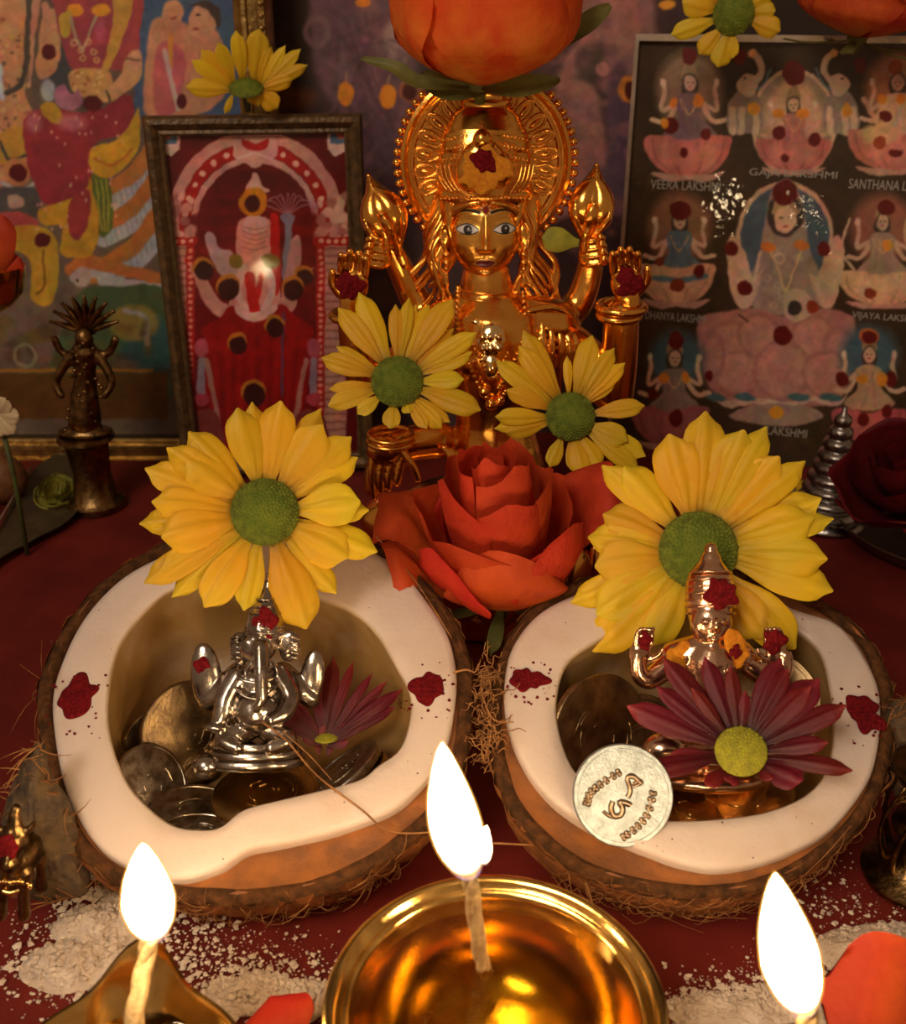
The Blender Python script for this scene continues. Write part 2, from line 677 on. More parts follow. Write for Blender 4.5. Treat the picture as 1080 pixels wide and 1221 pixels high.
L_FLESH = [(62, 830), (68, 900), (85, 960), (120, 1012), (165, 1037), (210, 1048), (261, 1036), (293, 1014), (329, 1007), (369, 999), (428, 982), (468, 966), (500, 939), (528, 899), (541, 851), (544, 799), (532, 751), (504, 708), (476, 676), (440, 655), (380, 643), (300, 638), (235, 648), (190, 664), (140, 692), (103, 732), (78, 778)]
L_CAV = [(129, 830), (130, 870), (142, 912), (162, 947), (202, 981), (240, 989), (265, 985), (289, 966), (329, 954), (377, 943), (428, 930), (450, 913), (476, 893), (488, 859), (488, 827), (472, 795), (448, 755), (417, 728), (370, 712), (300, 702), (240, 700), (200, 706), (162, 741), (139, 778)]
L_SHELL = [(47, 830), (53, 890), (66, 950), (92, 1005), (135, 1040), (200, 1060), (270, 1066), (350, 1060), (420, 1036), (480, 1000), (525, 955), (550, 895), (557, 840), (556, 790), (540, 740), (500, 688), (450, 648), (380, 632), (300, 625), (230, 634), (180, 653), (125, 690), (85, 735), (58, 785)]
R_FLESH = [(601, 833), (606, 784), (623, 751), (647, 727), (680, 710), (740, 692), (830, 684), (900, 700), (945, 725), (993, 741), (1022, 770), (1046, 813), (1051, 850), (1046, 900), (1032, 938), (993, 987), (945, 1015), (897, 1031), (849, 1037), (801, 1026), (753, 1008), (704, 987), (656, 953), (625, 914), (607, 871)]
R_CAV = [(704, 770), (675, 794), (664, 832), (666, 866), (678, 905), (697, 932), (735, 955), (772, 971), (801, 978), (868, 975), (916, 967), (960, 948), (985, 919), (994, 875), (990, 825), (976, 775), (940, 748), (890, 735), (830, 730), (760, 740)]
R_SHELL = [(588, 840), (593, 900), (612, 955), (650, 1000), (700, 1032), (770, 1052), (840, 1060), (910, 1050), (970, 1022), (1020, 980), (1052, 925), (1064, 862), (1058, 805), (1032, 755), (992, 722), (930, 690), (840, 672), (740, 678), (665, 702), (618, 745), (596, 795)]
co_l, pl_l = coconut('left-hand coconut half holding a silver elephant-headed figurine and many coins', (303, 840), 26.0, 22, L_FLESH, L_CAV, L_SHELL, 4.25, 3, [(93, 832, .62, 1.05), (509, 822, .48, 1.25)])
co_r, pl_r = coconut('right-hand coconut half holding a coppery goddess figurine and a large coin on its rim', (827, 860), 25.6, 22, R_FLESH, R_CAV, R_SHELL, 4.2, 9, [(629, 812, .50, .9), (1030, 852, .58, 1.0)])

# ------------------------------------------------------------------ oil lamps with flames
m_cotton = mat('oily_cotton_wick', (.30, .18, .07), .6, base2=(.5, .34, .15), nscale=3, bump=(10, .05), attr=[(0, (.42, .27, .10)), (.72, (.34, .2, .08)), (.86, (.03, .02, .015)), (1, (.02, .012, .01))])
m_oil = glass_mat('amber_oil', (.84, .70, .22), .01, 1.5)
m_bubble = glass_mat('oil_bubble', (.95, .8, .4), .01, 1.4)


def flame_mat(name, ramp, strength, alpha):
    m = bpy.data.materials.new(name)
    m.use_nodes = True
    N, Lk = m.node_tree.nodes, m.node_tree.links
    N.remove(N['Principled BSDF'])
    a = N.new('ShaderNodeAttribute')
    a.attribute_name = 't'
    e = N.new('ShaderNodeEmission')
    rp = N.new('ShaderNodeValToRGB')
    for i, (p, c) in enumerate(ramp):
        q = rp.color_ramp.elements[i] if i < 2 else rp.color_ramp.elements.new(p)
        q.position, q.color = p, (*c, 1)
    rs = N.new('ShaderNodeValToRGB')
    for i, (p, c) in enumerate(strength):
        q = rs.color_ramp.elements[i] if i < 2 else rs.color_ramp.elements.new(p)
        q.position, q.color = p, (c, c, c, 1)
    mu = N.new('ShaderNodeMath')
    mu.operation = 'MULTIPLY'
    mu.inputs[1].default_value = alpha[2]
    Lk.new(a.outputs['Fac'], rp.inputs[0])
    Lk.new(a.outputs['Fac'], rs.inputs[0])
    Lk.new(rs.outputs[0], mu.inputs[0])
    Lk.new(rp.outputs[0], e.inputs[0])
    Lk.new(mu.outputs[0], e.inputs[1])
    t = N.new('ShaderNodeBsdfTransparent')
    ms = N.new('ShaderNodeMixShader')
    al = N.new('ShaderNodeMapRange')
    al.inputs[2].default_value = .25
    al.inputs[3].default_value, al.inputs[4].default_value = alpha[0], alpha[1]
    Lk.new(a.outputs['Fac'], al.inputs[0])
    Lk.new(al.outputs[0], ms.inputs[0])
    Lk.new(t.outputs[0], ms.inputs[1])
    Lk.new(e.outputs[0], ms.inputs[2])
    Lk.new(ms.outputs[0], N['Material Output'].inputs[0])
    return m


FLAME = 94.0
m_flame = flame_mat('flame_body', [(0, (1, .45, .12)), (.2, (1, .68, .34)), (1, (1, .75, .44))], [(0, .004), (.10, .012), (.30, 1.)], (.12, 1., FLAME))
m_flame_edge = flame_mat('flame_outer_edge', [(0, (.25, .35, 1)), (.14, (1, .42, .08)), (1, (1, .45, .06))], [(0, .5), (1, 1.)], (.25, .5, 2.2))


def flame(base, tip, width, parent, name='flame', bend=.12, lobe=True):
    base, tip = np.asarray(base, float), np.asarray(tip, float)
    L = np.linalg.norm(tip - base)
    w = width / 2
    ax = (tip - base) / L
    e1 = nrm(np.cross(ax, (0, 1, 0)))
    e2 = np.cross(ax, e1)
    th = np.linspace(0, 2 * np.pi, 16, endpoint=False)
    for nm, k, k0, mt in ((name, 1.0, 0., m_flame), ('flame_edge', 1.10, .02, m_flame_edge)):
        rows, tt = [], []
        for s in np.linspace(0, 1, 16):
            r = w * k * (math.sin(math.pi * s ** .80) ** .72 if 0 < s < 1 else 0) * (1.0 if s < .4 else 1 - .22 * ((s - .4) / .6)) + 1e-4
            c = base + ax * L * (s * (1 + 2 * k0) - k0) - e1 * bend * L * (s * s - s)
            rows.append(c + r * (np.cos(th)[:, None] * e1 + np.sin(th)[:, None] * e2))
            tt.append(np.full(16, s))
        o = part(nm, G().grid(np.array(rows), closed=True, t=np.concatenate(tt)), mt, parent if nm == name else o)


def wick(pts, rad, parent):
    P = spline(pts, 16)
    g = G()
    t = np.linspace(0, 1, 16)
    for k in range(3):
        a = t * 9 + k * 2.094
        off = np.stack([np.cos(a), np.sin(a), 0 * a], 1) * rad * .45
        g.tube(P + off, rad * np.r_[np.full(12, .72), np.linspace(.72, .45, 4)], n=7, t=t)
    part('wick', g, m_cotton, parent)


# centre lamp
LC = np.array((.92, 15.95, 0))
lamp = thing('oil_lamp', 'round brass oil lamp full of amber oil at the front centre', 'oil lamp', LC)
prof = [(0, .0), (1.9, 0), (2.05, .12), (2.0, .3), (1.25, .6), (1.05, .95), (1.5, 1.25), (2.6, 1.75), (3.3, 2.7), (3.55, 3.7), (3.66, 4.02), (3.76, 4.12), (3.78, 4.22), (3.70, 4.31), (3.58, 4.31), (3.50, 4.22), (3.44, 4.10), (3.40, 4.08), (3.36, 4.13), (3.29, 4.16), (3.22, 4.12), (3.18, 4.0), (3.10, 3.5), (2.7, 2.6), (1.9, 1.95), (.8, 1.65), (0, 1.6)]
part('bowl', G().lathe(prof, (np.eye(3), LC), n=96), m_brass, lamp, ang=50)
part('oil', G().lathe([(3.125, 3.66), (3.0, 3.62), (1.5, 3.62), (0.001, 3.62)], (np.eye(3), LC), n=64), m_oil, lamp)
g = G()
for (px, py, r) in ((588, 1157, .06), (438, 1183, .09), (435, 1198, .06), (601, 1203, .11), (608, 1201, .08), (594, 1204, .07), (616, 1209, .08), (510, 1214, .1), (565, 1185, .06)):
    q = at(px, py, 16)
    d = ray(px, py)
    q = CAM + d * ((3.64 - 24) / d[2])
    a = np.linspace(0, 2 * np.pi, 13)[:-1]
    g.tube(np.stack([q[0] + r * np.cos(np.r_[a, a[0]]), q[1] + r * np.sin(np.r_[a, a[0]]), np.full(13, q[2])], 1), .014, n=6, cap=False)
tag(part('oil_bubble', g, m_bubble, lamp), kind='stuff')
w0 = np.array((.78, 17.6, 3.2))
w1 = at(558, 1028, 17.1)
wick([w0, at(573, 1140, 17.35), at(564, 1075, 17.2), w1], .17, lamp)
flame(w1 + (.06, 0, -.42), at(527, 886, 17.0), 1.06, lamp, bend=.10)
flame(at(577, 1030, 17.0), at(580, 985, 17.0), .34, lamp, name='flame_tongue')


def spouted_lamp(label, tip, yaw, wick_px, flame_px, fw, z=4.0, R=2.75):
    """small brass lamp with a pinched spout; tip is the spout end on the table (cm)"""
    a = math.radians(yaw)
    d = np.array((math.sin(a), math.cos(a), 0))
    c = np.array((tip[0], tip[1], 0)) - d * (R + .85)
    o = thing('oil_lamp', label, 'oil lamp', c)
    pr = [(0, 0), (1.5, 0), (1.6, .2), (.9, .5), (.85, 1.0), (1.6, 1.5), (2.35, 2.4), (R - .1, z - .45), (R, z - .08), (R - .02, z), (R - .12, z + .02), (R - .2, z - .08), (2.2, 2.6), (1.4, 1.9), (0, 1.7)]
    th0 = math.pi / 2 - a

    def rf(P, th):
        k = np.exp(-(((th - th0 + np.pi) % (2 * np.pi) - np.pi) / .27) ** 2)
        hgt = smooth(1.6, z, P[..., 2])
        s = 1 + k * .36 * hgt
        P[..., 0] *= s
        P[..., 1] *= s
        P[..., 2] += k * .42 * hgt
        return P
    part('bowl', G().lathe(pr, (np.eye(3), c), n=96, rfun=rf), m_brass, o, ang=50)
    part('oil', G().lathe([(2.38, z - .72), (1.3, z - .75), (.001, z - .75)], (np.eye(3), c), n=40), m_oil, o)
    wick(wick_px(c), .20, o)
    flame(flame_px[0], flame_px[1], fw, o, bend=.06)
    return o


wl = at(182, 1105, 17.3)
spouted_lamp('small spouted brass oil lamp burning at the lower left corner', (-7.15, 17.5), -5, lambda c: [c + (.1, .6, 3.3), at(160, 1215, 15.6), at(172, 1150, 16.8), wl], (wl + (0, 0, -.36), at(170, 1006, 17.2)), 1.12)
wr = at(962, 1192, 14.9)
spouted_lamp('small brass oil lamp with the tallest flame at the lower right edge', (7.3, 15.2), 12, lambda c: [c + (.1, .6, 3.3), at(962, 1235, 14.6), wr], (wr + (0, 0, -.36), at(924, 1042, 14.8)), 1.12)
# ------------------------------------------------------------------ framed prints (flat pictures: colours painted as vertex colours)
class Paint:
    """small raster in photo pixels that is then printed on a picture's own flat sheet"""
    def __init__(s, x0, y0, x1, y1, bg, res=1.4):
        s.x0, s.y0, s.res = x0, y0, res
        s.w, s.h = int((x1 - x0) * res), int((y1 - y0) * res)
        s.X, s.Y = np.meshgrid(x0 + np.arange(s.w) / res, y0 + np.arange(s.h) / res)
        s.C = np.ones((s.h, s.w, 3)) * np.array(bg, float)

    def mix(s, m, col):
        s.C += (np.array(col, float) - s.C) * m[..., None]

    def ell(s, cx, cy, rx, ry, col, rot=0, soft=1.0, a=1.0, ring=None):
        c, n = math.cos(math.radians(rot)), math.sin(math.radians(rot))
        dx, dy = s.X - cx, s.Y - cy
        u, v = dx * c + dy * n, -dx * n + dy * c
        q = np.sqrt((u / rx) ** 2 + (v / ry) ** 2)
        d = (q - 1) * min(rx, ry)
        m = np.clip(.5 - d / soft, 0, 1)
        if ring:
            m *= np.clip(.5 + (d + ring) / soft, 0, 1)
        s.mix(m * a, col)

    def poly(s, pts, col, soft=1.0, a=1.0, curve=True):
        P = spline(pts, len(pts) * 6, True) if curve else np.asarray(pts, float)
        x0, x1, y0, y1 = P[:, 0].min() - 4, P[:, 0].max() + 4, P[:, 1].min() - 4, P[:, 1].max() + 4
        i0, i1 = max(0, int((y0 - s.y0) * s.res)), min(s.h, int((y1 - s.y0) * s.res) + 1)
        j0, j1 = max(0, int((x0 - s.x0) * s.res)), min(s.w, int((x1 - s.x0) * s.res) + 1)
        if i1 <= i0 or j1 <= j0:
            return
        X, Y = s.X[i0:i1, j0:j1], s.Y[i0:i1, j0:j1]
        ins = np.zeros(X.shape, bool)
        dm = np.full(X.shape, 1e9)
        for k in range(len(P)):
            ax, ay = P[k - 1]
            bx, by = P[k]
            if ay != by:
                c = ((ay > Y) != (by > Y)) & (X < (bx - ax) * (Y - ay) / (by - ay) + ax)
                ins ^= c
            L = (bx - ax) ** 2 + (by - ay) ** 2 + 1e-9
            t = np.clip(((X - ax) * (bx - ax) + (Y - ay) * (by - ay)) / L, 0, 1)
            dm = np.minimum(dm, (X - ax - t * (bx - ax)) ** 2 + (Y - ay - t * (by - ay)) ** 2)
        d = np.where(ins, -1, 1) * np.sqrt(dm)
        m = np.clip(.5 - d / soft, 0, 1) * a
        s.C[i0:i1, j0:j1] += (np.array(col, float) - s.C[i0:i1, j0:j1]) * m[..., None]

    def line(s, pts, w, col, soft=1.0, a=1.0, curve=True):
        P = spline(pts, len(pts) * 5) if curve and len(pts) > 2 else np.asarray(pts, float)
        x0, x1, y0, y1 = P[:, 0].min() - w - 3, P[:, 0].max() + w + 3, P[:, 1].min() - w - 3, P[:, 1].max() + w + 3
        i0, i1 = max(0, int((y0 - s.y0) * s.res)), min(s.h, int((y1 - s.y0) * s.res) + 1)
        j0, j1 = max(0, int((x0 - s.x0) * s.res)), min(s.w, int((x1 - s.x0) * s.res) + 1)
        if i1 <= i0 or j1 <= j0:
            return
        X, Y = s.X[i0:i1, j0:j1], s.Y[i0:i1, j0:j1]
        dm = np.full(X.shape, 1e9)
        for k in range(1, len(P)):
            ax, ay = P[k - 1]
            bx, by = P[k]
            L = (bx - ax) ** 2 + (by - ay) ** 2 + 1e-9
            t = np.clip(((X - ax) * (bx - ax) + (Y - ay) * (by - ay)) / L, 0, 1)
            dm = np.minimum(dm, (X - ax - t * (bx - ax)) ** 2 + (Y - ay - t * (by - ay)) ** 2)
        m = np.clip(.5 - (np.sqrt(dm) - w / 2) / soft, 0, 1) * a
        s.C[i0:i1, j0:j1] += (np.array(col, float) - s.C[i0:i1, j0:j1]) * m[..., None]

    def mottle(s, amt, f=.12, seed=0):
        Q = np.stack([s.X, s.Y, 0 * s.X], -1)
        s.C *= (1 + amt * (wob(Q, f, seed) + .6 * wob(Q, f * 2.7, seed + 3)))[..., None]

    def sample(s, px, py):
        Q = np.stack([px, py, 0 * px], 1)
        px, py = px + 1.3 * wob(Q, .16, 41) + .7 * wob(Q, .5, 42), py + 1.3 * wob(Q, .16, 43) + .7 * wob(Q, .5, 44)
        x = np.clip((px - s.x0) * s.res, 0, s.w - 1.001)
        y = np.clip((py - s.y0) * s.res, 0, s.h - 1.001)
        i, j = y.astype(int), x.astype(int)
        fy, fx = (y - i)[:, None], (x - j)[:, None]
        C = s.C
        return (C[i, j] * (1 - fx) + C[i, j + 1] * fx) * (1 - fy) + (C[i + 1, j] * (1 - fx) + C[i + 1, j + 1] * fx) * fy


def grain(p, seed):
    """printed fine variation, so that the flat colours break up as in a lithograph"""
    r_ = np.random.default_rng(seed)
    for cell, amt in ((22, .14), (9, .13), (4, .11)):
        n_ = r_.normal(size=(int(p.h / p.res / cell) + 3, int(p.w / p.res / cell) + 3, 3)) * .35
        n_ = n_ * .5 + n_.mean(2, keepdims=True) * .8
        y, x = (p.Y - p.y0) / cell, (p.X - p.x0) / cell
        i, j = y.astype(int), x.astype(int)
        fy, fx = (y - i)[..., None], (x - j)[..., None]
        fy, fx = fy * fy * (3 - 2 * fy), fx * fx * (3 - 2 * fx)
        f = (n_[i, j] * (1 - fx) + n_[i, j + 1] * fx) * (1 - fy) + (n_[i + 1, j] * (1 - fx) + n_[i + 1, j + 1] * fx) * fy
        p.C *= 1 + amt * f
    np.clip(p.C, 0, 255, out=p.C)


def to_lin(c):
    c = np.clip(c, 0, 255) / 255
    return np.where(c > .04, ((c + .055) / 1.055) ** 2.4, c / 12.92)


def printed_sheet(name, pl, x0, x1, y0, y1, paint, gain, m, parent, step=.042, label=None):
    """rectangle on the picture's plane (local cm), coloured from the painting"""
    nx, ny = int((x1 - x0) / step), int((y1 - y0) / step)
    xs, ys = np.meshgrid(np.linspace(x0, x1, nx), np.linspace(y1, y0, ny))
    P = pl.p + xs[..., None] * pl.e1 + ys[..., None] * pl.e2
    px, py = project(P.reshape(-1, 3))
    c = to_lin(paint.sample(px, py)) * gain
    cols = np.concatenate([np.clip(c, 0, .95), np.ones((len(c), 1))], 1)
    return part(name, G().grid(P, flip=True), m, parent, cols=cols, label=label)


def moulding(name, pl, x0, x1, y0, y1, prof, m, parent, sides='lrtb'):
    """four mitred frame bars; prof: (outwards from the sight edge, height) outline"""
    prof = np.asarray(prof, float)
    cor = {'b': ((x0, y0), (x1, y0), (-1, -1), (1, -1)), 't': ((x1, y1), (x0, y1), (1, 1), (-1, 1)), 'l': ((x0, y1), (x0, y0), (-1, 1), (-1, -1)), 'r': ((x1, y0), (x1, y1), (1, -1), (1, 1))}
    for sd in sides:
        a, b, da, db = cor[sd]
        rows = []
        N = 60
        for k in range(N):
            f = k / (N - 1)
            row = []
            for (o, h) in np.r_[prof, prof[:1]]:
                p = np.array(a) * (1 - f) + np.array(b) * f + o * (np.array(da) * (1 - f) + np.array(db) * f)
                row.append(pl.pt(p[0], p[1], h))
            rows.append(row)
        g = G().grid(np.array(rows))
        part(name, g, m, parent, ang=40)


def text_part(body, pl, px, py, width_px, height_px, m, parent, z=.03, tilt=0.):
    cu = bpy.data.curves.new('tmp_text', 'FONT')
    cu.body = body
    cu.size = 1
    cu.extrude = .004
    cu.align_x, cu.align_y = 'CENTER', 'CENTER'
    o = bpy.data.objects.new('tmp_text', cu)
    root_col.objects.link(o)
    dg = bpy.context.evaluated_depsgraph_get()
    me = bpy.data.meshes.new_from_object(o.evaluated_get(dg))
    V = np.array([v.co[:] for v in me.vertices])
    F = [list(p.vertices) for p in me.polygons]
    bpy.data.objects.remove(o)
    bpy.data.curves.remove(cu)
    bpy.data.meshes.remove(me)
    s = pl.cm(px, py)
    ext = V.max(0) - V.min(0)
    V = V - (V.max(0) + V.min(0)) / 2
    x = V[:, 0] / ext[0] * width_px * s
    y = V[:, 1] / ext[1] * height_px * s
    cx, cy = pl.loc(px, py)
    c, n = math.cos(tilt), math.sin(tilt)
    P = pl.p + (cx + x * c - y * n)[:, None] * pl.e1 + (cy + x * n + y * c)[:, None] * pl.e2 + (z + V[:, 2])[:, None] * pl.n
    return part('caption', G().add(P, F), m, parent, flat=True, label='white capital lettering ' + body)


m_print = paint_mat('matte_print', .5, spec=.3)
m_lam = paint_mat('laminated_print', .5, coat=.55, bump=(1.3, .022), spec=.2)
m_pane = glass_mat('picture_glass', (1, 1, 1), .07, 1.28)
m_frame_wood = mat('dark_gilt_frame_wood', (.075, .042, .016), .38, .35, base2=(.16, .085, .03), nscale=2.5, bump=(5, .05))
m_frame_gold = mat('gilt_frame', (.55, .36, .12), .28, .9, base2=(.30, .18, .06), nscale=1.5, bump=(4, .04))
m_frame_steel = mat('pale_metal_edge', (.62, .50, .38), .35, .8, base2=(.45, .36, .27), nscale=1)
m_back = mat('backing_board', (.05, .035, .025), .8)

DR = (88, 22, 22)      # dried vermilion
# ---- small red picture in its dark frame
fpl = lean_plane(300, 562, 54.0, lean=2.0, yaw=7.4)
fx0, fy1 = fpl.loc(170, 138)
fx1, _ = fpl.loc(431, 136)
fy0 = -.02
pr = Paint(150, 120, 460, 600, (96, 10, 12))
pr.mottle(.12, .05, 2)
for k in range(9):
    pr.line([(215, 205 + k * 34), (300, 200 + k * 34), (395, 206 + k * 34)], 5, (128, 16, 16), soft=6, a=.55)
pr.ell(304, 262, 104, 106, (206, 160, 152), ring=14)
pr.ell(304, 264, 90, 93, (170, 20, 20), ring=14)
pr.ell(304, 268, 76, 82, (214, 172, 166), ring=7)
for k in range(15):
    a = math.radians(186 + k * 12)
    pr.ell(304 + 83 * math.cos(a), 264 + 86 * math.sin(a), 3.6, 3.6, (236, 200, 180))
pr.poly([(180, 248), (440, 248), (440, 600), (180, 600)], (104, 10, 14), curve=False, a=0)
pr.poly([(186, 285), (440, 285), (440, 600), (186, 600)], (100, 10, 14), soft=4, curve=False, a=.9)
pr.poly([(228, 256), (380, 256), (374, 330), (372, 600), (236, 600), (234, 330)], (112, 12, 14), soft=5, a=.9)
for k in range(5):
    pr.line([(240, 250 + 24 * k), (370, 250 + 24 * k)], 9, (150, 18, 16), soft=8, a=.4)
pr.poly([(283, 158), (304, 155), (325, 158), (330, 185), (318, 192), (304, 200), (290, 192), (278, 185)], (214, 178, 168))
pr.poly([(288, 165), (304, 172), (320, 165), (318, 176), (304, 181), (290, 176)], (178, 30, 28))
pr.line([(284, 189), (304, 184), (324, 189)], 3, (232, 206, 198))
for x, sgn in ((186, 1), (418, -1)):
    pr.poly([(x, 155), (x + 28 * sgn, 155), (x + 28 * sgn, 178), (x + 18 * sgn, 187), (x, 176)], (222, 206, 200), curve=False)
    pr.poly([(x + 6 * sgn, 155), (x + 24 * sgn, 155), (x + 24 * sgn, 172), (x + 6 * sgn, 172)], (84, 126, 160), curve=False)
    pr.ell(x + 11 * sgn, 160, 7, 6, (204, 110, 80))
for cx, s_ in ((213, 1), (396, -1)):
    for k in range(26):
        pr.ell(cx + rng.uniform(-17, 17), 246 + rng.uniform(-14, 40), rng.uniform(3, 8), rng.uniform(3, 8), rng.choice(((222, 186, 176), (200, 150, 142), (168, 112, 108))), soft=3)
    pr.poly([(cx - 18, 284), (cx + 18, 284), (cx + 16, 600), (cx - 16, 600)], (190, 150, 138), curve=False)
    for k in range(30):
        pr.line([(cx - 17, 296 + 9 * k), (cx + 17, 296 + 9 * k)], 2.4, (132, 84, 78), a=.7)
    pr.line([(cx - 18, 288), (cx + 18, 288)], 10, (176, 24, 22))
    for k in range(4):
        pr.ell(cx - 13 + k * 9, 288, 3, 3, (238, 190, 170))
    x2 = cx + 14 * s_
    pr.line([(x2, 295), (x2, 600)], 10, (172, 30, 26))
    for k in range(40):
        pr.ell(x2, 299 + k * 7.6, 2.6, 2.4, (224, 160, 138))
# vase with plumes, deity with raised hands and a broad red skirt
for k in range(9):
    a = math.radians(200 + k * 17)
    pr.line([(343, 258), (343 + 22 * math.cos(a), 252 + 20 * math.sin(a)), (343 + 36 * math.cos(a), 256 + 22 * math.sin(a))], 1.6, (176, 150, 158), a=.8)
pr.poly([(334, 257), (352, 257), (347, 275), (351, 330), (336, 330), (340, 275)], (136, 140, 160))
pr.poly([(300, 208), (304, 206), (308, 208), (312, 222), (322, 228), (308, 232), (292, 230)], (222, 184, 178))
pr.poly([(286, 262), (322, 262), (326, 300), (318, 330), (334, 345), (330, 380), (278, 380), (276, 345), (290, 330), (282, 300)], (220, 160, 150))
pr.ell(304, 268, 15, 12, (226, 190, 180))
for k in range(5):
    pr.line([(290, 270 + 6 * k), (304, 274 + 6 * k), (318, 270 + 6 * k)], 1.5, (172, 104, 100), a=.7)
pr.poly([(244, 284), (254, 278), (262, 296), (276, 300), (286, 318), (276, 340), (258, 320)], (196, 170, 176))
pr.poly([(346, 292), (354, 280), (360, 300), (352, 340), (336, 350)], (196, 150, 150))
pr.poly([(226, 316), (244, 330), (262, 356), (282, 372), (270, 384), (248, 366), (236, 346)], (200, 150, 142))
pr.poly([(374, 318), (360, 340), (350, 368), (338, 380), (330, 366), (348, 340)], (200, 150, 142))
pr.poly([(322, 262), (332, 262), (334, 340), (326, 344)], (196, 26, 24))
for x in (290, 318):
    pr.line([(x, 318), (x - 6 + (x > 300) * 12, 350), (304, 382)], 9, (226, 200, 196))
pr.line([(297, 330), (304, 372)], 12, (196, 28, 26))
pr.line([(311, 330), (304, 372)], 6, (196, 28, 26))
pr.poly([(276, 364), (304, 376), (336, 362), (352, 378), (374, 392), (368, 412), (372, 440), (356, 500), (340, 560), (268, 560), (252, 500), (240, 440), (246, 410), (240, 392), (262, 378)], (150, 16, 16))
for k in range(14):
    x = 252 + 8 * k
    pr.line([(x, 400), (x + (300 - x) * .1, 450), (x + (300 - x) * .2, 560)], 2.2, (112, 10, 12) if k % 2 else (178, 24, 20), soft=2, a=.6)
pr.line([(250, 410), (300, 418), (366, 408)], 10, (168, 18, 16), soft=4, a=.7)
pr.poly([(280, 364), (304, 372), (330, 362), (326, 374), (304, 384), (284, 376)], (228, 196, 190))
for x in (240, 374):
    pr.line([(x, 430), (x, 470)], 9, (150, 140, 160))
    pr.ell(x, 415, 8, 12, (176, 88, 104))
    pr.ell(x, 476, 9, 8, (172, 66, 84))
pr.line([(246, 430), (258, 490), (266, 540)], 6, (176, 130, 120))
pr.line([(364, 430), (354, 490), (348, 540)], 6, (176, 130, 120))
pr.line([(338, 372), (336, 470)], 3, (96, 66, 100))
pr.poly([(222, 500), (246, 488), (262, 500), (266, 540), (222, 545)], (126, 56, 50))
pr.poly([(388, 500), (366, 488), (352, 500), (350, 540), (390, 545)], (126, 56, 50))
pr.ell(302, 241, 17, 17, (206, 140, 24), soft=1.5)
for x, y, r in ((242, 323, 13), (272, 345, 14), (362, 331, 11), (349, 346, 13), (327, 391, 12), (283, 412, 12), (302, 471, 15)):
    pr.ell(x, y - 4, r, r, (196, 134, 40), soft=2)
    pr.ell(x + 1, y, r - 1.5, r - 1, (60, 16, 14), soft=1.5)
pr.ell(301, 243, 9.5, 10, (72, 18, 20), soft=2)
pr.ell(281, 311, 8, 9, (136, 116, 30), soft=2)
pr.ell(323, 311, 11, 9, (136, 116, 30), soft=2)
grain(pr, 3)
pr.C *= np.array((1.0, .88, .84))
fr = thing('framed_picture', 'small red picture of a seated deity under an arch in a dark frame', 'picture', fpl.pt((fx0 + fx1) / 2, fy0))
m_w = .92
printed_sheet('print', fpl, fx0 + .55, fx1 - .55, fy0 + .5, fy1 - .5, pr, 1.1, m_print, fr)
part('glass_pane', G().box(fpl.pt((fx0 + fx1) / 2, (fy0 + fy1) / 2, .12), ((fx1 - fx0) / 2 - .5, (fy1 - fy0) / 2 - .5, .04), fpl.R), m_pane, fr, flat=True)
moulding('frame_bar', fpl, fx0 + m_w, fx1 - m_w, fy0 + m_w, fy1 - m_w, [(0, .0), (0, .34), (.10, .42), (.24, .36), (.34, .46), (.55, .62), (.78, .58), (.92, .38), (.92, -.3), (.1, -.3)], m_frame_wood, fr)
part('backing', G().box(fpl.pt((fx0 + fx1) / 2, (fy0 + fy1) / 2, -.25), ((fx1 - fx0) / 2 - .2, (fy1 - fy0) / 2 - .2, .12), fpl.R), m_back, fr, flat=True)

# ---- picture of eight small figures and a large central one, on the right
gpl = lean_plane(765, 540, 58.0, lean=1.0, yaw=-17)
gx0, gy1 = gpl.loc(763, 48)
gx1 = gx0 + 17.5
gy0 = -.02
q = Paint(740, 30, 1200, 620, (58, 47, 34))
q.mottle(.10, .03, 5)
PINK, PINK2, FLESH_, GREY, BLUEG = (186, 116, 118), (206, 144, 138), (196, 172, 160), (150, 140, 142), (92, 120, 142)


def lotus(cx, top, rx, ry, c1, c2, base=True):
    q.poly([(cx - rx, top), (cx - rx * .5, top - ry * .06), (cx, top + ry * .06), (cx + rx * .5, top - ry * .06), (cx + rx, top), (cx + rx * .82, top + ry * .62), (cx + rx * .4, top + ry * .95), (cx, top + ry), (cx - rx * .4, top + ry * .95), (cx - rx * .82, top + ry * .62)], c1, soft=2)
    for k in (-2, -1, 1, 2):
        q.line([(cx + k * rx * .42, top + 2), (cx + k * rx * .36, top + ry * .5), (cx + k * rx * .18, top + ry * .92)], 1.6, tuple(v * .72 for v in c1), soft=2, a=.8)
    for k in (-1, 0, 1):
        q.ell(cx + k * rx * .45, top + ry * .45, rx * .2, ry * .36, c2, soft=8, a=.7)
    if base:
        q.poly([(cx - rx * .85, top + ry * .88), (cx - rx * .4, top + ry * .93), (cx, top + ry * .98), (cx + rx * .45, top + ry * .93), (cx + rx * .85, top + ry * .88), (cx + rx * .5, top + ry * 1.12), (cx, top + ry * 1.1), (cx - rx * .5, top + ry * 1.12)], (180, 150, 146), soft=2)


